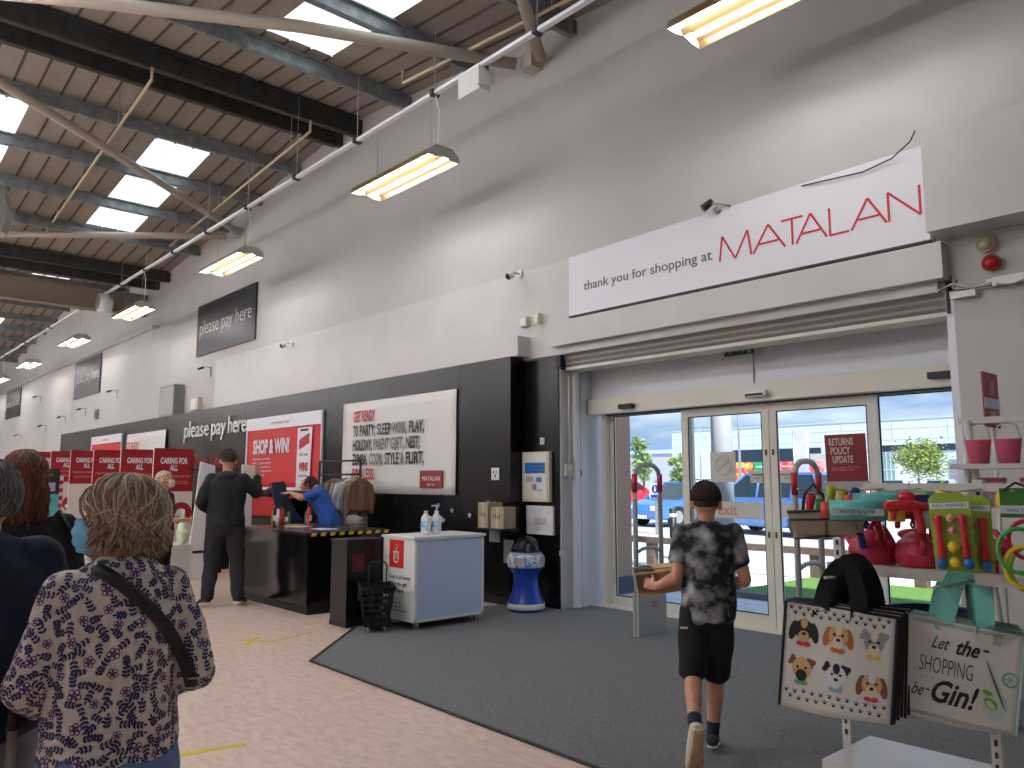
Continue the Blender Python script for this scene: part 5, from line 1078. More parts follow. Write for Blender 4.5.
b = new_bm(); rr = random.Random(3)
for row, z0 in ((0, -.022), (1, -.046), (2, -.365), (3, -.392)):
    for i in range(12):
        x = -.19+.034*i+(.017 if row % 2 else 0); z = z0+rr.uniform(-.004, .004)
        if x > .2: continue
        blob(b, DW, DH, x, z, .0065, .0055, 0, n=8)
        for k in range(3): blob(b, DW, DH, x+(-.007+.007*k), z+.009-(abs(k-1)*.002), .0026, .003, 0, n=6)
fin('paw_prints', b, K, dog)
dog.location = (-1.585, 3.27, .965); dog.rotation_euler = (0, R(6), R(24))
# the others behind, plain faces hidden
plain = tote('dog_tote_bag', None, 'bag', DW, DH, M_tote, M_totek, M_strap)
nv = Vector((-math.sin(R(24)), math.cos(R(24)), 0)); rv = Vector((math.cos(R(24)), math.sin(R(24)), 0))
words = ['second', 'third', 'fourth', 'fifth', 'sixth', 'seventh', 'eighth']
for i in range(7):
    lo = Vector((-1.585, 3.27, .965))+nv*.022*(i+1)+rv*.010*(i+1)+Vector((0, 0, .006*(i % 3)))
    o = plain if i == 0 else dup(plain, lo); o.location = lo; o.rotation_euler = (0, R(6-.6*i), R(25+1.2*i)); o['label'] = 'white and black tote bag in the dog print stack, %s from the front' % words[i]; o['group'] = 'stacked dog tote bags'
dog['group'] = 'stacked dog tote bags'
# gin bags
GW, GH = .43, .40
M_teal = mat('teal_handle', (120, 196, 188), .7)
gin = tote('slogan_tote_bag', 'white tote bag lettered about shopping and gin, front of the right stack', 'bag', GW, GH, M_tote, mat('pale_teal_edge', (150, 190, 180), .6), M_teal, .034, .22)
def gtext(s, size, x, z, fit, off=0, shear=.0):
    me = text_mesh(s, size, ext=.0006, off=off); xs_ = [v.co.x for v in me.vertices]; k = fit/(max(xs_)-min(xs_)); 
    for v in me.vertices: X = x+v.co.x*k+shear*v.co.y; Z = z+v.co.y; yy = v.co.z; v.co = (X, yat(GW, GH, X, Z)-.0018-yy, Z)
    link('lettering', me, K, gin)
gtext('Let', .075, -.115, -.115, .055, 0, .3); gtext('the', .085, -.03, -.12, .085, .002, .3); gtext('-', .08, .07, -.105, .02, .001)
gtext('SHOPPING', .095, -.150, -.215, .19, -.0015); gtext('be', .07, -.17, -.315, .04, 0, .3); gtext('-', .06, -.118, -.30, .015, 0); gtext('Gin!', .125, -.105, -.325, .155, .003, .25)
b = new_bm()
for o_ in (.012, .020):
    for z in (-o_, -GH+o_): blob(b, GW, GH, 0, z, GW/2-o_, .0007, 0, n=40)
fin('border_lines', b, K, gin); b = new_bm()
for i in range(10): blob(b, GW, GH, -.155+.02*i, -.235, .002, .002, 0, n=6)
fin('dotted_line', b, K, gin)
b = new_bm(); blob(b, GW, GH, .13, -.29, .045, .055, 0, mi=0); blob(b, GW, GH, .175, -.18, .030, .030, 1, mi=1); blob(b, GW, GH, .175, -.18, .023, .023, 2, mi=0)
for a in range(3): blob(b, GW, GH, .175, -.18, .022, .0015, 3, a*PI/3, mi=1)
blob(b, GW, GH, .115, -.285, .028, .018, 2, -.7, mi=2); blob(b, GW, GH, .115, -.29, .020, .010, 3, -.7, mi=3); blob(b, GW, GH, .10, -.245, .020, .010, 2, -.3, mi=2)
fin('drink_print', b, [dm('glass', (190, 210, 204)), dm('lime_rim', (120, 160, 130)), dm('lime', (130, 170, 60)), dm('lime_pale', (200, 214, 150))], gin)
b = new_bm(); blob(b, GW, GH, .125, -.21, .004, .10, 4, .42); fin('straw_print', b, dm('straw', (90, 92, 90)), gin)
fin('ticket', box(new_bm(), .10, .13, -.02, -.016, -.055, -.01), M_clear, gin)
gl = Vector((-1.215, 3.58, .915)); gin.location = gl; gin.rotation_euler = (0, R(9), R(28)); gin['group'] = 'stacked slogan tote bags'
pl2 = tote('slogan_tote_bag', None, 'bag', GW, GH, M_tote, MC['pale_teal_edge'], M_teal, .034, .22)
for i in range(4):
    lo = gl+nv*.022*(i+1)+rv*(-.004)*(i+1)+Vector((0, 0, .008*(i % 2+1))); o = pl2 if i == 0 else dup(pl2, lo); o.location = lo; o.rotation_euler = (0, R(9-1.2*i), R(28-.8*i)); o['label'] = 'white tote bag with teal handles behind the gin slogan bag, %s from the front' % words[i]; o['group'] = 'stacked slogan tote bags'
# ---- A-frame stand with pink buckets farther right
M_pole = mat('stand_white', (196, 192, 184), .5)
t = thing('ladder_stand', 'white A-frame ladder stand with shelves of pink goods by the pillar', 'shelf unit', (-1.45, 5.6, 0))
for x in (-.35, .45):
    for s in (-1, 1): fin('leg', tube(new_bm(), [(x+s*.16, -.02*s, 0), (x+s*.0, -.02*s, 1.88)], .022, 8), M_pole, t)
for z in (.5, 1.0, 1.30, 1.57): fin('shelf_board', box(new_bm(), -.42, 1.0, -.16, .16, z, z+.03), M_pole, t)
fin('top_bar', box(new_bm(), -.4, .9, -.02, .02, 1.86, 1.90), M_pole, t)
def bucket(x, y, z, lab, m=M_pink):
    t = thing('pink_bucket', lab, 'bucket', (x, y, z)); fin('pail', lathe(new_bm(), [(.055, 0), (.075, .15), (.078, .155), (.071, .155), (.052, .005)], 20), m, t); fin('handle', tube(new_bm(), [(-.075, 0, .15), (-.05, 0, .24), (.0, 0, .26), (.05, 0, .24), (.075, 0, .15)], .004, 6), M_pole, t)
M_pkb = mat('bucket_pink', (204, 92, 118), .5)
for i in range(4): bucket(-1.75+.17*i, 5.6, 1.6, 'pink bucket on the top shelf of the ladder stand, %s from the left' % ['first', 'second', 'third', 'fourth'][i], M_pkb)
for i in range(5):
    t = thing('yellow_bottle', 'small yellow bottle on the lower ladder shelf, %s from the left' % ['first', 'second', 'third', 'fourth', 'fifth'][i], 'bottle', (-1.74+.11*i, 5.55, 1.33)); fin('body', lathe(new_bm(), [(.02, 0), (.03, .01), (.028, .07), (.01, .1), (.01, .12)], 14), mat('amber', (226, 190, 60), .3), t); fin('cap', cyl(new_bm(), (0, 0, .12), (0, 0, .14), .013, n=10), M_white, t)
for i in range(3):
    t = thing('pink_box', 'pink patterned pack between the bottles and buckets, %s' % ['left', 'middle', 'right'][i], 'box', (-1.7+.22*i, 5.68, 1.33)); fin('pack', box(new_bm(), -.06, .06, -.04, .04, 0, .18), mat('pack_rose', (206, 150, 160), .5, c2=(230, 220, 220), ns=30), t); fin('lid', box(new_bm(), -.062, .062, -.042, .042, .16, .185), M_pkb, t)
t = thing('red_poster', 'red poster split by a pale painted sky reflection above the ladder stand', 'poster', (-1.80, 5.95, 1.86), R(90)); fin('board', box(new_bm(), 0, .3, 0, .012, 0, .38), M_redd, t); fin('painted_sky_reflection', box(new_bm(), 0, .3, -.004, 0, .13, .20), mat('reflection_pale_blue', (190, 204, 230), .3), t)  # pale blue strip paints a sky reflection across the poster
for z in (.02, .23): fin('print_block', box(new_bm(), .1, .2, -.004, 0, z, z+.09), mat('poster_print', (190, 130, 130), .5), t)
fin('holder', tube(new_bm(), [(.15, .006, 0), (.15, .006, -1.86)], .012, 8), M_pole, t)
# ================================================================ PEOPLE
def person(name, label, loc, rz, H, J, skin=M_skin, g=1.0, vox=.008):
    """J: joints in metres for a 1.75 m figure facing +Y, feet at z=0"""
    s = H/1.75; t = thing(name, label, 'person', loc, rz)
    D = dict(pel=(0, 0, .95), lean=0, head=(0, .02, 1.63), yaw=0, pitch=0, shL=(-.175, 0, 1.42), shR=(.175, 0, 1.42), elL=(-.23, -.02, 1.13), elR=(.23, -.02, 1.13), wrL=(-.24, .06, .88), wrR=(.24, .06, .88),
             hdL=(0, .15, -1), hdR=(0, .15, -1), pnL=(1, 0, 0), pnR=(-1, 0, 0), hipL=(-.09, 0, .92), hipR=(.09, 0, .92), knL=(-.10, .02, .50), knR=(.10, .02, .50), anL=(-.10, -.02, .09), anR=(.10, -.02, .09), toL=(-.12, .15, .03), toR=(.12, .15, .03), curl=.35, hs=1.0)
    D.update(J)
    def B(p, k=1.0):
        p = Vector(p)
        if D['lean'] and p.z > .95:
            w = min(1, (p.z-.95)/.25)*k; r = Matrix.Rotation(-D['lean']*w, 3, 'X'); p = Vector((0, 0, .95)) + r @ (p-Vector((0, 0, .95)))
        return p
    V = {k: Vector(v) for k, v in D.items() if isinstance(v, tuple)}
    def S(p): return Vector(p)*s
    tors = [(.84, .135, .10), (.93, .17, .115), (1.04, .148, .105), (1.18, .155, .112), (1.31, .175, .115), (1.40, .165, .10), (1.46, .10, .075)]
    b = new_bm()
    loft(b, [S(B((0, 0, z))) for z, a, c in tors], [(a*g*s, c*g*s) for z, a, c in tors], n=20)
    for sd in (-1, 1): ell(b, S(B((sd*.12, 0, 1.385))), (.06*s, .055*s, .055*s))
    hd = V['head']
    loft(b, [S(B((0, -.01, 1.42))), S(B((0, 0, 1.50))), S(hd+Vector((0, -.02, -.06)))], [(.062*s, .062*s), (.056*s, .058*s), (.055*s, .06*s)], n=14)
    # head
    hm = Matrix.Rotation(D['yaw'], 3, 'Z') @ Matrix.Rotation(-D['pitch'], 3, 'X')
    hs_ = D['hs']
    def Hp(p): return S(hd + hm @ (Vector(p)*hs_))
    ell(b, Hp((0, -.012, .022)), (.076*s*hs_, .096*s*hs_, .094*s*hs_), hm, 20); ell(b, Hp((0, .022, -.045)), (.056*s*hs_, .066*s*hs_, .072*s*hs_), hm, 18)
    ell(b, Hp((0, .052, -.088)), (.026*s*hs_, .024*s*hs_, .020*s*hs_), hm, 12)                       # chin
    loft(b, [Hp((0, .082, .02)), Hp((0, .10, -.012)), Hp((0, .104, -.024))], [(.009*s*hs_, .009*s*hs_), (.013*s*hs_, .012*s*hs_), (.015*s*hs_, .010*s*hs_)], n=10)   # nose
    for sd in (-1, 1):
        ell(b, Hp((sd*.034, .066, -.02)), (.024*s*hs_, .022*s*hs_, .02*s*hs_), hm, 10)               # cheeks
        ell(b, Hp((sd*.030, .080, .036)), (.024*s*hs_, .010*s*hs_, .008*s*hs_), hm, 10)              # brow
        ell(b, Hp((sd*.082, -.010, -.006)), (.013*s*hs_, .021*s*hs_, .033*s*hs_), hm, 12)            # ears
    ell(b, Hp((0, .083, -.052)), (.024*s*hs_, .010*s*hs_, .008*s*hs_), hm, 10)
    for sd, k in ((-1, 'L'), (1, 'R')):
        sh, el, wr = V['sh'+k], V['el'+k], V['wr'+k]
        loft(b, [S(sh), S(sh.lerp(el, .5)), S(el)], [.050*s, .046*s, .040*s], n=14)
        loft(b, [S(el), S(el.lerp(wr, .35)), S(wr)], [.040*s, .040*s, .026*s], n=14)
        d = V['hd'+k].normalized(); n_ = (V['pn'+k]-d*V['pn'+k].dot(d)).normalized(); sx = d.cross(n_)
        w = wr
        loft(b, [S(w), S(w+d*.045), S(w+d*.092)], [(.028*s, .018*s), (.038*s, .015*s), (.040*s, .012*s)], side=sx, n=14)
        for i, (o, ln) in enumerate(((-.031, .066), (-.0105, .076), (.0105, .072), (.031, .058))):
            c = D['curl']; p = w+d*.09+sx*o; dd = d; pts = [p-d*.01]
            for seg in (.45, .3, .25):
                pts.append(pts[-1]+dd*(ln*seg+(.01 if seg == .45 else 0))); dd = (dd*math.cos(c)+n_*math.sin(c)).normalized(); 
            loft(b, [S(q) for q in pts], [.0092*s, .0088*s, .008*s, .007*s], n=8)
        ts = 1 if sx.dot(Vector((0, 1, .5))) > 0 else -1
        p0 = w+d*.03+sx*ts*.026; loft(b, [S(p0), S(p0+d*.03+sx*ts*.026+n_*.012), S(p0+d*.058+sx*ts*.032+n_*.026)], [.013*s, .0105*s, .009*s], n=8)
        hip, kn, an, to = V['hip'+k], V['kn'+k], V['an'+k], V['to'+k]
        loft(b, [S(hip), S(hip.lerp(kn, .4)), S(kn)], [.085*s*g, .074*s, .053*s], n=16); loft(b, [S(kn), S(kn.lerp(an, .3)+Vector((0, -.012, 0))), S(kn.lerp(an, .7)), S(an)], [.052*s, .056*s, .042*s, .034*s], n=16)
        loft(b, [S(an+(an-to)*.15-Vector((0, 0, .02))), S(an.lerp(to, .5)-Vector((0, 0, .01))), S(to)], [(.034*s, .035*s), (.038*s, .028*s), (.036*s, .02*s)], n=12)
    body = link('body', remesh(b, vox, None, 3), skin, t)
    for sd in (-1, 1):
        e = fin('eye', ell(new_bm(), Hp((sd*.030, .0755, .014)), (.0125*s, .0095*s, .0085*s), hm, 12), mat('eye_white', (224, 220, 214), .2), t); fin('iris', ell(new_bm(), Hp((sd*.030, .0840, .014)), (.0052*s, .0024*s, .0052*s), hm, 10), mat('eye_dark', (60, 50, 42), .2), e)
    fin('mouth', ell(new_bm(), Hp((0, .0915, -.052)), (.020*s, .004*s, .0045*s), hm, 10), mat('lips', (176, 104, 96), .5), t)
    return dict(t=t, s=s, B=B, V=V, S=S, Hp=Hp, hm=hm, g=g, D=D, tors=tors, body=body)
def top(P, nm, m, hem=.90, off=.016, sleeve=2.0, flare=.0, vox=.009, wr=.010, seed=0, collar=False, cuffr=0, hood=False):
    s, S, B, V, g = P['s'], P['S'], P['B'], P['V'], P['g']; b = new_bm()
    rows = [(hem, .165+flare, .125+flare*.8)] + [(z, a, c) for z, a, c in [(.98, .168+flare*.7, .122+flare*.6), (1.10, .160+flare*.4, .116+flare*.4), (1.22, .164+flare*.2, .118+flare*.2), (1.31, .175, .118), (1.40, .168, .102), (1.455, .10, .078)] if z > hem+.03]
    loft(b, [S(B((0, 0, z))) for z, a, c in rows], [((a*g+off)*s, (c*g+off)*s) for z, a, c in rows], n=24)
    for k, sd in (('L', -1), ('R', 1)):
        sh, el, w = V['sh'+k], V['el'+k], V['wr'+k]; ra = (.052+off*.6)*s*(1+(g-1)*.5); q0 = Vector(B((sd*.07, 0, 1.395)))
        for kk in range(6): ell(b, S(q0.lerp(sh, kk/5)), (ra*(1.12-.02*kk),)*3)
        loft(b, [S(sh), S(sh.lerp(el, min(1, sleeve)*.5)), S(sh.lerp(el, min(1, sleeve)))], [ra, (.054+off*.6)*s*(1+(g-1)*.5), (.048+off*.8)*s], n=16)
        if sleeve >= 1: ell(b, S(el), ((.049+off*.75)*s,)*3)
        if sleeve > 1: loft(b, [S(el), S(el.lerp(w, (sleeve-1)*.5)), S(el.lerp(w, sleeve-1))], [(.048+off*.7)*s, (.044+off*.6)*s, (.032+off*.7+cuffr)*s], n=16)
    if collar: loft(b, [S(B((0, -.01, 1.44))), S(B((0, -.005, 1.475)))], [(.075*s, .075*s), (.066*s, .068*s)], n=16)
    if hood: ell(b, S(B((0, -.075, 1.44))), (.11*s, .06*s, .055*s)); ell(b, S(B((0, -.03, 1.475))), (.085*s, .07*s, .035*s))
    def dsp(c): return wr*(noise.noise(Vector((c.x*9+seed, c.y*9, c.z*5)))+.5*noise.noise(Vector((c.x*20+seed, c.y*20, c.z*14))))
    me = remesh(b, vox, dsp, 3); return link(nm, me, m, P['t'])
def legs(P, nm, m, to=1.9, off=.014, waist=1.03, vox=.009, flare=0, wr=.008):
    s, S, B, V, g = P['s'], P['S'], P['B'], P['V'], P['g']; b = new_bm()
    loft(b, [S((0, 0, .84)), S((0, 0, .93)), S(B((0, 0, waist)))], [((.13*g+off)*s, (.10*g+off)*s), ((.17*g+off*.8)*s, (.115*g+off)*s), ((.15*g+off*.6)*s, (.108*g+off)*s)], n=22)
    for k in 'LR':
        hip, kn, an = V['hip'+k], V['kn'+k], V['an'+k]
        e = min(1, to); loft(b, [S(hip), S(hip.lerp(kn, .45*e)), S(hip.lerp(kn, e))], [(.088*g+off*.6)*s, (.078+off)*s, (.060+off+flare)*s], n=18)
        if to > 1: loft(b, [S(kn), S(kn.lerp(an, (to-1)*.5)), S(kn.lerp(an, to-1))], [(.058+off)*s, (.054+off)*s, (.044+off+flare)*s], n=16)
    return link(nm, remesh(b, vox, lambda c: wr*noise.noise(Vector((c.x*11, c.y*11, c.z*7))), 3), m, P['t'])
def shoe(P, k, m, sole=M_sole, nm='shoe', sock=None, big=1.0):
    s, S, V = P['s'], P['S'], P['V']; an, to = V['an'+k], V['to'+k]; f = (to-an); f2 = Vector((f.x, f.y, f.z)).normalized(); up = Vector((0, 0, 1)); up = (up-f2*up.dot(f2)).normalized(); sd = f2.cross(up)
    hl = an-f2*.045-up*.045; tp = to+f2*.035-up*.0; b = new_bm()
    loft(b, [S(hl+up*.03), S(hl.lerp(tp, .45)+up*.035), S(hl.lerp(tp, .8)+up*.022), S(tp+up*.012)], [(.040*s*big, .040*s), (.042*s*big, .040*s), (.048*s*big, .026*s), (.034*s*big, .018*s)], side=sd, n=16)
    loft(b, [S(hl+up*.05+f2*.035), S(an+up*.0)], [(.042*s, .042*s), (.040*s, .042*s)], side=sd, n=14)
    o = link(nm, remesh(b, .006), m, P['t'])
    b = new_bm(); loft(b, [S(hl-up*.004), S(hl.lerp(tp, .4)-up*.004), S(hl.lerp(tp, .8)-up*.004), S(tp-up*.002)], [(.038*s*big, .012*s), (.038*s*big, .010*s), (.050*s*big, .010*s), (.036*s*big, .008*s)], side=sd, n=16); link('sole', remesh(b, .006), sole, o)
    b = new_bm()
    for i in range(4): q = hl.lerp(tp, .50+.08*i)+up*(.078-.008*i); tube(b, [S(q-sd*.022), S(q+up*.004), S(q+sd*.022)], .003*s, 5)
    fin('laces', b, M_white, o)
    if sock: fin('sock', loft(new_bm(), [S(an-up*.01), S(an.lerp(V['kn'+k], .12)), S(an.lerp(V['kn'+k], .26))], [.040*s, .040*s, .044*s], n=16), sock, P['t'])
def hair_cap(P, m, sc=1.0, low=-.35, nm='hair', amp=.004, back=0, fr=22, vox=.006):
    Hp, hm, s = P['Hp'], P['hm'], P['s']; b = new_bm(); res = bmesh.ops.create_uvsphere(b, u_segments=40, v_segments=28, radius=1)
    for v in b.verts:
        d = v.co.normalized(); inface = d.y > .30 and d.z < .42; lowr = d.z < low-.25*max(0, d.y+.4)
        k = 1.0
        if inface: k = max(.80, 1-(d.y-.30)*1.2)
        if lowr: k = min(k, 1-.17*min(1, (low-.25*max(0, d.y+.4)-d.z)/.22+.15))
        if abs(d.x) > .6 and d.y > -.42 and d.z < .12: k = min(k, .82)
        v.co = Vector((d.x*.0845*k*sc, (d.y*.106*k-.001)*sc-back*max(0, -d.y), d.z*.106*k*sc))
    for v in b.verts: v.co = Hp(v.co+Vector((0, -.014, .026)))
    me = remesh(b, vox, lambda c: amp*noise.noise(c*fr), 2); return link(nm, me, m, P['t'])
def locks(P, mats, n=160, length=.14, r_=.007, rad=1.0, seed=1, wave=.006, gap=.55, flare=0, dz=.03, reach=115, swirl=.5, top_=40, flip=0.0):
    Hp, s = P['Hp'], P['s']; rr = random.Random(seed); bs = [new_bm() for _ in mats]
    for i in range(n):
        a = rr.uniform(gap, 2*PI-gap); da = rr.gauss(0, swirl); pts = []; pm = R(reach)*rr.uniform(.80, 1.06); rd = rad*rr.uniform(.95, 1.045); ph = rr.uniform(0, 6)
        p0 = R(rr.uniform(2, top_)) if rr.random() < .7 else R(rr.uniform(top_, 85)); bow = rr.uniform(-.02, .05)
        for k in range(6):
            th = p0+(pm-p0)*k/5; aa = a+da*(1-k/5); q = rd*(1+bow*math.sin(PI*k/5)); pts.append(Vector((math.sin(aa)*math.sin(th)*.088*q, math.cos(aa)*math.sin(th)*.112*q-.014, math.cos(th)*.112*q+dz)))
        last = pts[-1]; out = Vector((math.sin(a), math.cos(a), 0)); L_ = max(0, length)*rr.uniform(.5, 1.2); fl = flare+rr.uniform(-flip, flip)
        for k in range(1, 5): pts.append(last+Vector((0, 0, -L_*k/4))+out*(fl*(k/4)**2)+Vector((wave*math.sin(ph+k*1.6), wave*math.cos(ph+k*1.3), 0))*(k/4))
        rad_ = [r_*.4]+[r_]*(len(pts)-3)+[r_*.7, r_*.15]
        tube(bs[i % len(mats)], [Hp(p) for p in pts], [q*s for q in rad_], 4)
    for b, m in zip(bs, mats): fin('hair_locks', b, m, P['t'])
def mask(P, m, ear=True):
    Hp = P['Hp']; b = new_bm(); N, Mz = 14, 10; g_ = []
    for lay in (0, 1):
        rows = []
        for j in range(Mz+1):
            v = j/Mz; z = .006-.098*v; row = []
            for i in range(N+1):
                u = -1+2*i/N; w_ = .060+.010*math.sin(v*PI); x = u*w_; y = .112*math.sqrt(max(.02, 1-(u*.80)**2))-.016*v*v+.010*math.sin(v*PI)*(1-abs(u))+.003*math.sin(v*PI*6)*(1-u*u)-lay*.003
                row.append(b.verts.new(Hp((x, y, z))))
            rows.append(row)
        g_.append(rows)
    for k in (0, 1):
        for j in range(Mz):
            for i in range(N): b.faces.new((g_[k][j][i], g_[k][j][i+1], g_[k][j+1][i+1], g_[k][j+1][i])).smooth = True
    for j in range(Mz):
        for i in (0, N): b.faces.new((g_[0][j][i], g_[0][j+1][i], g_[1][j+1][i], g_[1][j][i]))
    o = fin('face_mask', b, m, P['t']); b = new_bm()
    for sd in (-1, 1):
        for z in (-.004, -.082): tube(b, [Hp((sd*.060, .070, z)), Hp((sd*.074, .04, z*.6)), Hp((sd*.084, .0, .0 if z > -.05 else -.03)), Hp((sd*.084, -.02, -.012))], .0015, 5)
    fin('ear_loop', b, M_white, o)

# --- boy with the parcel
M_tie = mat('tie_dye_cloth', (26, 27, 30), .85, c2=(176, 178, 184), ns=9, nd=3, lo=.42, hi=.68, bump=.2, bs=160)
boy = person('boy', 'boy in a grey tie-dye T-shirt and black shorts carrying a parcel towards the doors', (-2.61, 3.83, 0), R(36), 1.49, dict(hs=1.14,
    shL=(-.17, 0, 1.41), shR=(.17, 0, 1.41), elL=(-.20, -.06, 1.13), wrL=(-.335, .02, 1.055), elR=(.235, -.03, 1.11), wrR=(.10, .20, 1.06), hdL=(-.62, .62, .12), pnL=(.45, .75, -.1), hdR=(-.9, .5, 0), pnR=(0, .2, 1), curl=.5,
    hipR=(.065, 0, .92), knR=(.035, .06, .50), anR=(.0, .06, .09), toR=(.01, .22, .03), hipL=(-.10, 0, .92), knL=(-.115, -.04, .52), anL=(-.115, -.42, .26), toL=(-.125, -.40, .05), head=(0, .03, 1.605)), g=.9, vox=.0065)
top(boy, 'tie_dye_tshirt', M_tie, hem=.87, off=.024, sleeve=.62, flare=-.004, vox=.009, wr=.013, seed=3)
legs(boy, 'black_shorts', mat('black_shorts_cloth', (15, 15, 17), .9, bump=.3, bs=120), to=1.0, off=.022, flare=.012, waist=.98, wr=.012)
fin('shorts_mark', box(new_bm(), -.16, -.12, -.155, -.15, .70, .71), M_white, boy['t'])
shoe(boy, 'R', mat('shoe_dark', (40, 42, 46), .7), sock=M_navy); shoe(boy, 'L', mat('shoe_cream', (214, 206, 190), .7), sole=mat('gum_sole', (206, 150, 112), .6, c2=(220, 190, 160), ns=20), sock=M_navy, big=1.12)
hair_cap(boy, mat('hair_dark_brown', (56, 40, 31), .8, bump=.4, bs=220), 1.0, low=-.34, amp=.003, fr=40); locks(boy, [MC['hair_dark_brown']], n=1100, length=.0, r_=.0019, rad=.985, seed=21, wave=.001, gap=1.7, dz=.022, reach=88, swirl=.3)
# parcel
t = thing('cardboard_parcel', 'brown cardboard parcel with clear tape held in the left arm of the boy', 'box', (-2.945, 3.835, .855), R(50)); t.rotation_euler = (R(4), R(-8), R(44)); t.scale = (.92, .9, .82)
fin('carton', box(new_bm(), -.15, .15, -.11, .15, 0, .15), M_cardb, t, bev=.003); fin('flap', box(new_bm(), -.15, .15, -.005, .15, .151, .156), mat('card_light', (200, 166, 122), .7), t)
fin('clear_tape', box(new_bm(), -.152, -.03, -.112, .152, .02, .158), M_clear, t)

# --- man in black at the counter
man = person('man', 'tall man in black hooded top and dark trousers, back turned, at the counter', (-9.46, 3.86, 0), R(60), 1.86, dict(hs=1.07,
    shR=(.18, 0, 1.42), elR=(.32, .06, 1.26), wrR=(.30, .22, 1.46), hdR=(.05, .1, 1), pnR=(-.6, .6, 0), elL=(-.27, -.04, 1.16), wrL=(-.20, .17, 1.06), hdL=(.2, 1, 0), hipL=(-.095, 0, .92), hipR=(.095, 0, .92), knL=(-.13, .0, .50), knR=(.14, .02, .50), anL=(-.16, -.04, .09), anR=(.17, -.03, .09), toL=(-.24, .10, .03), toR=(.21, .13, .03), yaw=R(8)), g=1.12)
top(man, 'hooded_top', M_blackc, hem=.92, off=.024, sleeve=1.92, wr=.012, seed=9, hood=True); legs(man, 'trousers', mat('charcoal_cloth', (40, 40, 43), .9, bump=.2, bs=150), to=1.95, off=.026, wr=.012)
for k in 'LR': shoe(man, k, M_blackm)
hair_cap(man, mat('hair_grey_brown', (78, 66, 58), .85, bump=.3, bs=240), 1.0, low=-.30, amp=.002); locks(man, [MC['hair_grey_brown']], n=600, length=.0, r_=.0018, rad=.96, seed=22, wave=.001, gap=1.7, dz=.022, reach=88, swirl=.3)

# --- staff member with bandana
ban = person('shop_worker', 'masked shop worker in a patterned headscarf and dark tunic holding a leaflet by the boards', (-9.95, 3.28, 0), R(-42), 1.60, dict(
    elL=(-.22, .02, 1.14), wrL=(-.10, .26, 1.10), hdL=(.4, 1, 0), pnL=(.5, 0, .8), elR=(.22, .0, 1.14), wrR=(.10, .28, 1.12), hdR=(-.3, 1, .05), pnR=(-.4, 0, .8), yaw=R(8), pitch=R(-6)))
top(ban, 'tunic', mat('dark_tunic', (44, 48, 46), .85, bump=.2, bs=150), hem=.78, off=.02, sleeve=.7, flare=.01); legs(ban, 'trousers', M_blackc); [shoe(ban, k, M_blackm) for k in 'LR']
hair_cap(ban, mat('headscarf', (196, 182, 160), .8, c2=(150, 120, 100), ns=55, nd=2, lo=.48, hi=.56), 1.07, low=-.2, nm='headscarf', amp=.004); mask(ban, mat('mask_white', (206, 206, 196), .7))
b = new_bm(); 
for sd in (-1, 1): tube(b, [ban['Hp']((sd*.03+.02*math.cos(i*PI/6), .094, .014+.014*math.sin(i*PI/6))) for i in range(12)], .002, 5, closed=True)
fin('glasses', b, M_redd, ban['t'])
t = thing('leaflet', 'white leaflet held out by the masked shop worker', 'paper', (-9.63, 3.42, 1.045), R(-62)); fin('sheet', box(new_bm(), -.05, .12, -.06, .08, 0, .003), M_white, t); fin('red_print', box(new_bm(), -.03, .05, -.04, .03, .003, .004), M_redd, t)

# --- assistant in blue, bending
M_bluec = mat('cloth_blue', (46, 92, 178), .8, bump=.2, bs=150)
asst = person('shop_assistant', 'shop assistant in a bright blue top bending to fold a navy garment at the counter', (-10.02, 5.58, 0), R(138), 1.68, dict(
    lean=R(24), head=(0, .34, 1.50), pitch=R(-38), shL=(-.17, .17, 1.36), shR=(.17, .17, 1.36), elL=(-.25, .36, 1.30), wrL=(-.14, .55, 1.38), elR=(.24, .36, 1.28), wrR=(.13, .56, 1.36), hdL=(.2, 1, 0), hdR=(-.2, 1, 0), pnL=(0, 0, -1), pnR=(0, 0, -1), yaw=R(10)), vox=.009)
top(asst, 'blue_top', M_bluec, hem=.86, off=.022, sleeve=.75, wr=.012, seed=5); legs(asst, 'trousers', M_navy); [shoe(asst, k, M_blackm) for k in 'LR']
hair_cap(asst, mat('hair_auburn', (92, 42, 28), .7, bump=.4, bs=160), 1.08, low=-.7, amp=.006); locks(asst, [mat('hair_auburn_dark', (70, 32, 22), .6)], n=60, length=.05, rad=1.0, reach=105, gap=.9)
t = thing('folded_garment', 'dark navy garment held up over the counter by the assistant in blue', 'clothing', (-10.5, 5.08, .915), R(120)); t.scale = (1.2, 1.1, 1.1); b = new_bm(); loft(b, [(0, -.14, .0), (.0, -.06, .15), (0, .02, .34), (0, .06, .50)], [(.27, .05), (.2, .045), (.15, .035), (.13, .02)], n=22)
link('cloth', remesh(b, .011, lambda c: .018*noise.noise(Vector((c.x*16, c.y*14, c.z*4)))), mat('navy_wool', (34, 44, 66), .9, bump=.3, bs=160), t)

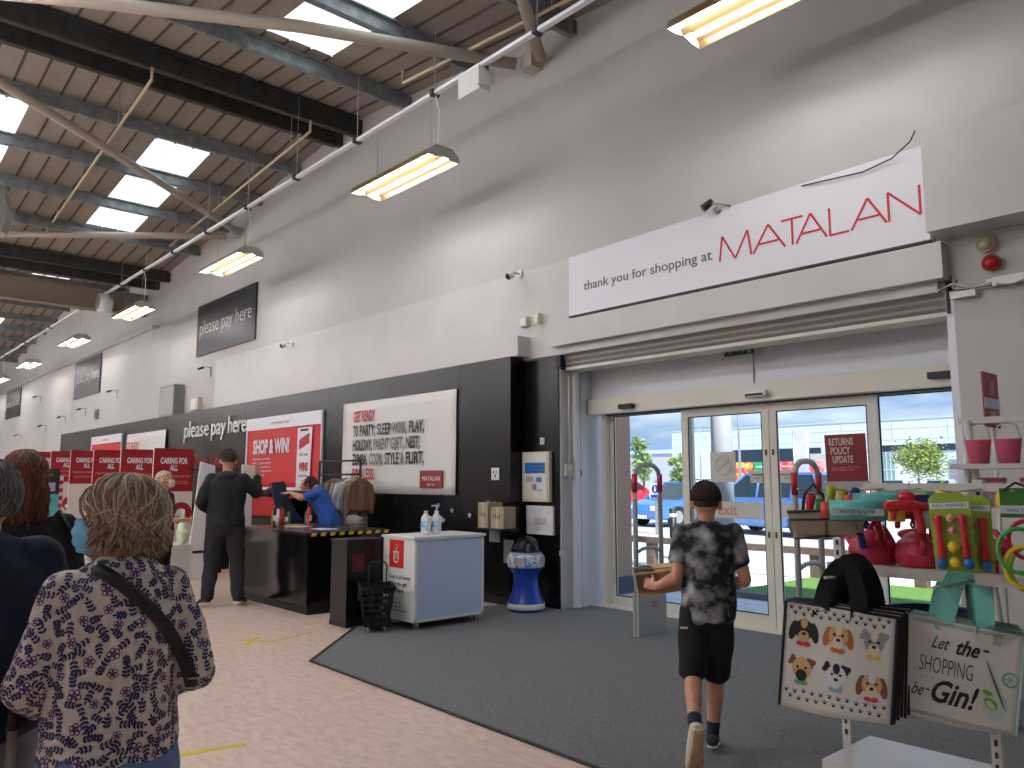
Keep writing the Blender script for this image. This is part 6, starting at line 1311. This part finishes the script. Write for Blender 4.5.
# --- woman in floral jacket (foreground)
M_flo = mat('jacket_ground', (222, 208, 198), .9, bump=.25, bs=260); M_leafp = mat('leaf_print', (48, 50, 92), .85); M_flow = mat('flower_print', (92, 56, 106), .85); M_flow2 = mat('flower_pale', (222, 206, 214), .85); M_twig = mat('stem_print', (110, 96, 116), .85)
wf = person('woman', 'grey-blonde woman in a floral jacket and blue face mask waiting in the queue', (-2.35, .672, 0), R(84), 1.51, dict(hs=1.04,
    head=(-.01, .045, 1.595), yaw=R(76), pitch=R(-8), shL=(-.155, 0, 1.40), shR=(.155, 0, 1.40), elL=(-.235, -.0, 1.13), wrL=(-.17, .22, 1.02), elR=(.235, -.03, 1.12), wrR=(.15, .20, 1.04), hdL=(.3, 1, -.1), hdR=(-.3, 1, -.1), curl=.7), g=1.0, vox=.008)
jk = top(wf, 'floral_jacket', M_flo, hem=.91, off=.018, sleeve=1.78, flare=.018, vox=.008, wr=.009, seed=2, cuffr=.006)
def printcloth(o, mats, seed, nf, nl, sc=1.0):
    me = o.data; bv = bvh_of(me); rr = random.Random(seed); polys = me.polygons; areas = []; acc = 0
    for p in polys: acc += p.area; areas.append(acc)
    import bisect
    def rnd():
        p = polys[bisect.bisect(areas, rr.random()*acc)]; return p.center.copy(), p.normal.copy()
    b = new_bm(); b.from_mesh(me)
    def patch(c, n_, pts, lift, mi):
        s, u = frame_of(n_, (.3, .2, 1)); vs_ = []
        for x, y in pts:
            q = c+s*x*sc+u*y*sc; h = bv.find_nearest(q); vs_.append(b.verts.new(h[0]+h[1]*lift))
        h = bv.find_nearest(c+s*(sum(p[0] for p in pts)/len(pts))*sc+u*(sum(p[1] for p in pts)/len(pts))*sc); cc = b.verts.new(h[0]+h[1]*lift)
        for i in range(len(vs_)): f = b.faces.new((cc, vs_[i], vs_[(i+1) % len(vs_)])); f.material_index = mi; f.smooth = True
    def leaf(ox, oy, a, l, w): return [(ox+math.cos(a)*l*k-math.sin(a)*w*q, oy+math.sin(a)*l*k+math.cos(a)*w*q) for k, q in ((0, 0), (.3, .8), (.6, .8), (1, 0), (.6, -.8), (.3, -.8))]
    used = []
    def spaced(dm_, tries=40):
        for _ in range(tries):
            c, n_ = rnd()
            if all((c-q).length > dm_ for q in used): used.append(c); return c, n_
        return None
    for i in range(nf):
        r_ = spaced(.056*sc)
        if not r_: break
        c, n_ = r_; a0 = rr.uniform(0, 6); R_ = rr.uniform(.013, .020)
        for k in range(5):
            a = a0+k*2*PI/5; patch(c, n_, [(math.cos(a)*R_*.62+math.cos(x)*R_*.46, math.sin(a)*R_*.62+math.sin(x)*R_*.46) for x in [j*PI/4 for j in range(8)]], .0013+.0002*k, 2); patch(c, n_, [(math.cos(a)*R_*.66+math.cos(x)*R_*.24, math.sin(a)*R_*.66+math.sin(x)*R_*.24) for x in [j*PI/3 for j in range(6)]], .0028, 3)
        patch(c, n_, [(math.cos(x)*R_*.2, math.sin(x)*R_*.2) for x in [j*PI/3 for j in range(6)]], .0034, 2)
    for i in range(nl):
        r_ = spaced(.0265*sc, 90)
        if not r_: break
        c, n_ = r_; a = rr.uniform(0, 6); L_ = rr.uniform(.030, .045)
        patch(c, n_, [(math.cos(a)*L_*k-math.sin(a)*w, math.sin(a)*L_*k+math.cos(a)*w) for k, w in ((-.5, -.0011), (.5, -.0011), (.5, .0011), (-.5, .0011))], .0012, 4)
        for k in (-.35, -.05, .25):
            for sd in (-1, 1): patch(c, n_, leaf(math.cos(a)*L_*k, math.sin(a)*L_*k, a+sd*.9, rr.uniform(.012, .018), .0050), .0016, 1)
        patch(c, n_, leaf(math.cos(a)*L_*.45, math.sin(a)*L_*.45, a, .016, .0042), .0018, 1)
    b.to_mesh(me); b.free()
    for m in mats[1:]: me.materials.append(m)
printcloth(jk, [M_flo, M_leafp, M_flow, M_flow2, M_twig], 4, 420, 2400, .84)
b = new_bm(); rows = [(.83, .188, .145), (.88, .182, .14), (.94, .17, .13)]; loft(b, [wf['S']((0, 0, z)) for z, a, c in rows], [((a*1.1)*wf['s'], (c*1.12)*wf['s']) for z, a, c in rows], n=30)
link('blue_shirt_hem', remesh(b, .009, lambda c: .012*noise.noise(Vector((c.x*18, c.y*18, c.z*3)))), mat('cloth_denim_blue', (96, 122, 166), .85), wf['t'])
legs(wf, 'dark_trousers', mat('cloth_plum', (42, 26, 40), .9), off=.02); [shoe(wf, k, M_blackm) for k in 'LR']
mH1, mH2, mH3 = mat('hair_blonde_grey', (168, 142, 114), .6), mat('hair_ash', (126, 103, 80), .6), mat('hair_pale', (202, 182, 156), .6)
hair_cap(wf, mH2, 1.13, low=-.62, amp=.012, back=.018, fr=14); locks(wf, [mH1, mH2, mH3], n=1700, length=.05, r_=.0034, rad=1.17, seed=4, wave=.006, gap=.92, flare=.004, dz=.028, reach=112, swirl=.55, flip=.022)
mask(wf, mat('mask_blue', (120, 184, 222), .7))
def strap_on(o, pts, w_, nm, lab, cat, m, extra=None):
    bv = bvh_of(o.data); b = new_bm(); prev = None; base = []
    for p in pts:
        h = bv.find_nearest(Vector(p)); base.append((h[0]+h[1]*.012, h[1]))
    for _ in range(3): base = [base[0]]+[((base[i-1][0]+base[i][0]*2+base[i+1][0])/4, (base[i-1][1]+base[i][1]+base[i+1][1]).normalized()) for i in range(1, len(base)-1)]+[base[-1]]
    L0, L1 = [], []
    for i, (p, n_) in enumerate(base):
        d = (base[min(i+1, len(base)-1)][0]-base[max(i-1, 0)][0]).normalized(); sx = d.cross(n_).normalized()
        L0.append([b.verts.new(p+sx*w_+n_*q) for q in (.0, .004)]); L1.append([b.verts.new(p-sx*w_+n_*q) for q in (.0, .004)])
    for i in range(len(base)-1):
        for A, B_, C_, D_ in ((L0[i][1], L1[i][1], L1[i+1][1], L0[i+1][1]), (L0[i][0], L0[i+1][0], L1[i+1][0], L1[i][0]), (L0[i][0], L0[i][1], L0[i+1][1], L0[i+1][0]), (L1[i][1], L1[i][0], L1[i+1][0], L1[i+1][1])): b.faces.new((A, B_, C_, D_)).smooth = True
    return b
# crossbody bag: strap over the left shoulder and down to the right hip
s = wf['s']; bvj = bvh_of(jk.data)
def ribbon(sgn, path, w_):
    base = []
    for x, z in path:
        h = bvj.ray_cast(Vector((x, sgn*1.0, z)), Vector((0, -sgn, 0)))
        if h[0] is not None: base.append(h[0]+Vector((0, sgn*.010, 0))+h[1]*.004)
    for _ in range(4): base = [base[0]]+[(base[i-1]+base[i]*2+base[i+1])/4 for i in range(1, len(base)-1)]+[base[-1]]
    b = new_bm(); rws = []
    for i, p in enumerate(base):
        d = (base[min(i+1, len(base)-1)]-base[max(i-1, 0)]).normalized(); n_ = Vector((0, sgn, .15)); sx = d.cross(n_).normalized(); n_ = sx.cross(d).normalized()
        if n_.y*sgn < 0: n_ = -n_
        rws.append([b.verts.new(q) for q in (p-sx*w_, p+sx*w_, p+sx*w_+n_*.004, p-sx*w_+n_*.004)])
    for i in range(len(rws)-1):
        for k in range(4): b.faces.new((rws[i][k], rws[i][(k+1) % 4], rws[i+1][(k+1) % 4], rws[i+1][k])).smooth = True
    b.faces.new(rws[0][::-1]); b.faces.new(rws[-1]); return b, base
t = thing('crossbody_bag', 'black crossbody bag strap running diagonally over the floral jacket', 'bag', wf['t'].location, wf['t'].rotation_euler.z)
bb, base = ribbon(-1, [(s*(-.085+.30*(1-(1-k/24)**1.5)), s*(1.475-.40*(k/24)**1.15)) for k in range(25)], .017); M_strapl = mat('strap_leather', (26, 26, 30), .5); fin('strap', bb, M_strapl, t)
bb, _b = ribbon(1, [(s*(-.085+.26*k/24), s*(1.46-.44*k/24)) for k in range(25)], .017); fin('strap', bb, M_strapl, t)
q = base[-2]; fin('buckle', tube(new_bm(), [q+Vector(v) for v in ((-.022, -.008, .016), (.022, -.008, .010), (.022, -.008, -.016), (-.022, -.008, -.010))], .003, 6, closed=True), M_greymet, t)
b = new_bm(); loft(b, [(s*.12, s*.23, s*.84), (s*.12, s*.23, s*.98), (s*.12, s*.22, s*1.04)], [(.10, .03), (.11, .035), (.10, .03)], n=18); link('pouch', remesh(b, .01), M_strapl, t)
t = thing('walking_stick', 'pale walking stick tucked in front of the woman in the floral jacket', 'walking stick', (-2.44, .46, 0)); fin('shaft', cyl(new_bm(), (0, 0, .02), (.0, 0, .86), .012, n=12), mat('stick_tan', (150, 134, 118), .4), t); fin('grip', tube(new_bm(), [(0, 0, .86), (.0, 0, .90), (-.05, .05, .90)], .018, 8), M_blackm, t); fin('ferrule', cyl(new_bm(), (0, 0, 0), (0, 0, .03), .016, n=12), M_seal, t)

# --- man at the left edge
lm = person('man', 'grey-haired man in a navy T-shirt and pale jeans cut off by the left edge', (-2.625, .37, 0), R(84), 1.565, dict(yaw=R(14), pitch=R(-4), head=(.02, .04, 1.60), elR=(.245, .02, 1.12), wrR=(.21, .20, .98)), g=1.12)
top(lm, 'navy_tshirt', M_navy, hem=.96, off=.03, sleeve=.85, flare=.015, wr=.012, seed=8); legs(lm, 'pale_jeans', mat('pale_denim', (136, 140, 140), .9, c2=(112, 116, 120), ns=5, bump=.2, bs=200), off=.03); [shoe(lm, k, M_greymet) for k in 'LR']
gh = [mat('hair_grey', (128, 126, 124), .7), mat('hair_darkgrey', (84, 82, 82), .7)]; hair_cap(lm, gh[1], 1.02, low=-.5, amp=.006, fr=30); locks(lm, gh, n=900, length=.01, r_=.0028, rad=1.03, seed=6, wave=.004, gap=.8, reach=108, flip=.006)
# --- red-haired woman
rw = person('woman', 'red-haired woman in a dark top carrying a shoulder bag at the left edge', (-3.81, .69, 0), R(86), 1.60, dict(yaw=R(4), elR=(.24, -.02, 1.10), wrR=(.22, .16, .90)), g=1.0)
rt = top(rw, 'dark_top', mat('cloth_dark_plum', (30, 24, 30), .9), hem=.88, off=.02, sleeve=.6, seed=12); legs(rw, 'dark_trousers', M_blackc); [shoe(rw, k, M_blackm) for k in 'LR']
rh = [mat('hair_red', (108, 58, 38), .6), mat('hair_red_dark', (78, 42, 30), .6), mat('hair_copper', (138, 80, 48), .6)]
hair_cap(rw, rh[1], 1.08, low=-.6, amp=.008); locks(rw, rh, n=1100, length=.18, r_=.0038, rad=1.05, seed=9, wave=.014, gap=.8, reach=100, flip=.02)
t = thing('shoulder_bag', 'dark shoulder bag hanging at the side of the red-haired woman', 'bag', rw['t'].location, R(86)); s = rw['s']
fin('strap', tube(new_bm(), [(s*.13, .06, s*1.45), (s*.15, -.03, s*1.50), (s*.22, -.09, s*1.36), (s*.28, -.08, s*1.12)], .008, 6), M_blackm, t); fin('strap', tube(new_bm(), [(s*.13, .06, s*1.45), (s*.24, .10, s*1.30), (s*.28, .06, s*1.12)], .008, 6), M_blackm, t)
b = new_bm(); loft(b, [(s*.29, -.01, s*.86), (s*.29, -.01, s*1.0), (s*.28, -.01, s*1.14)], [(.06, .16), (.06, .15), (.03, .10)], n=18); link('body', remesh(b, .01, lambda c: .01*noise.noise(c*12)), M_blackc, t)
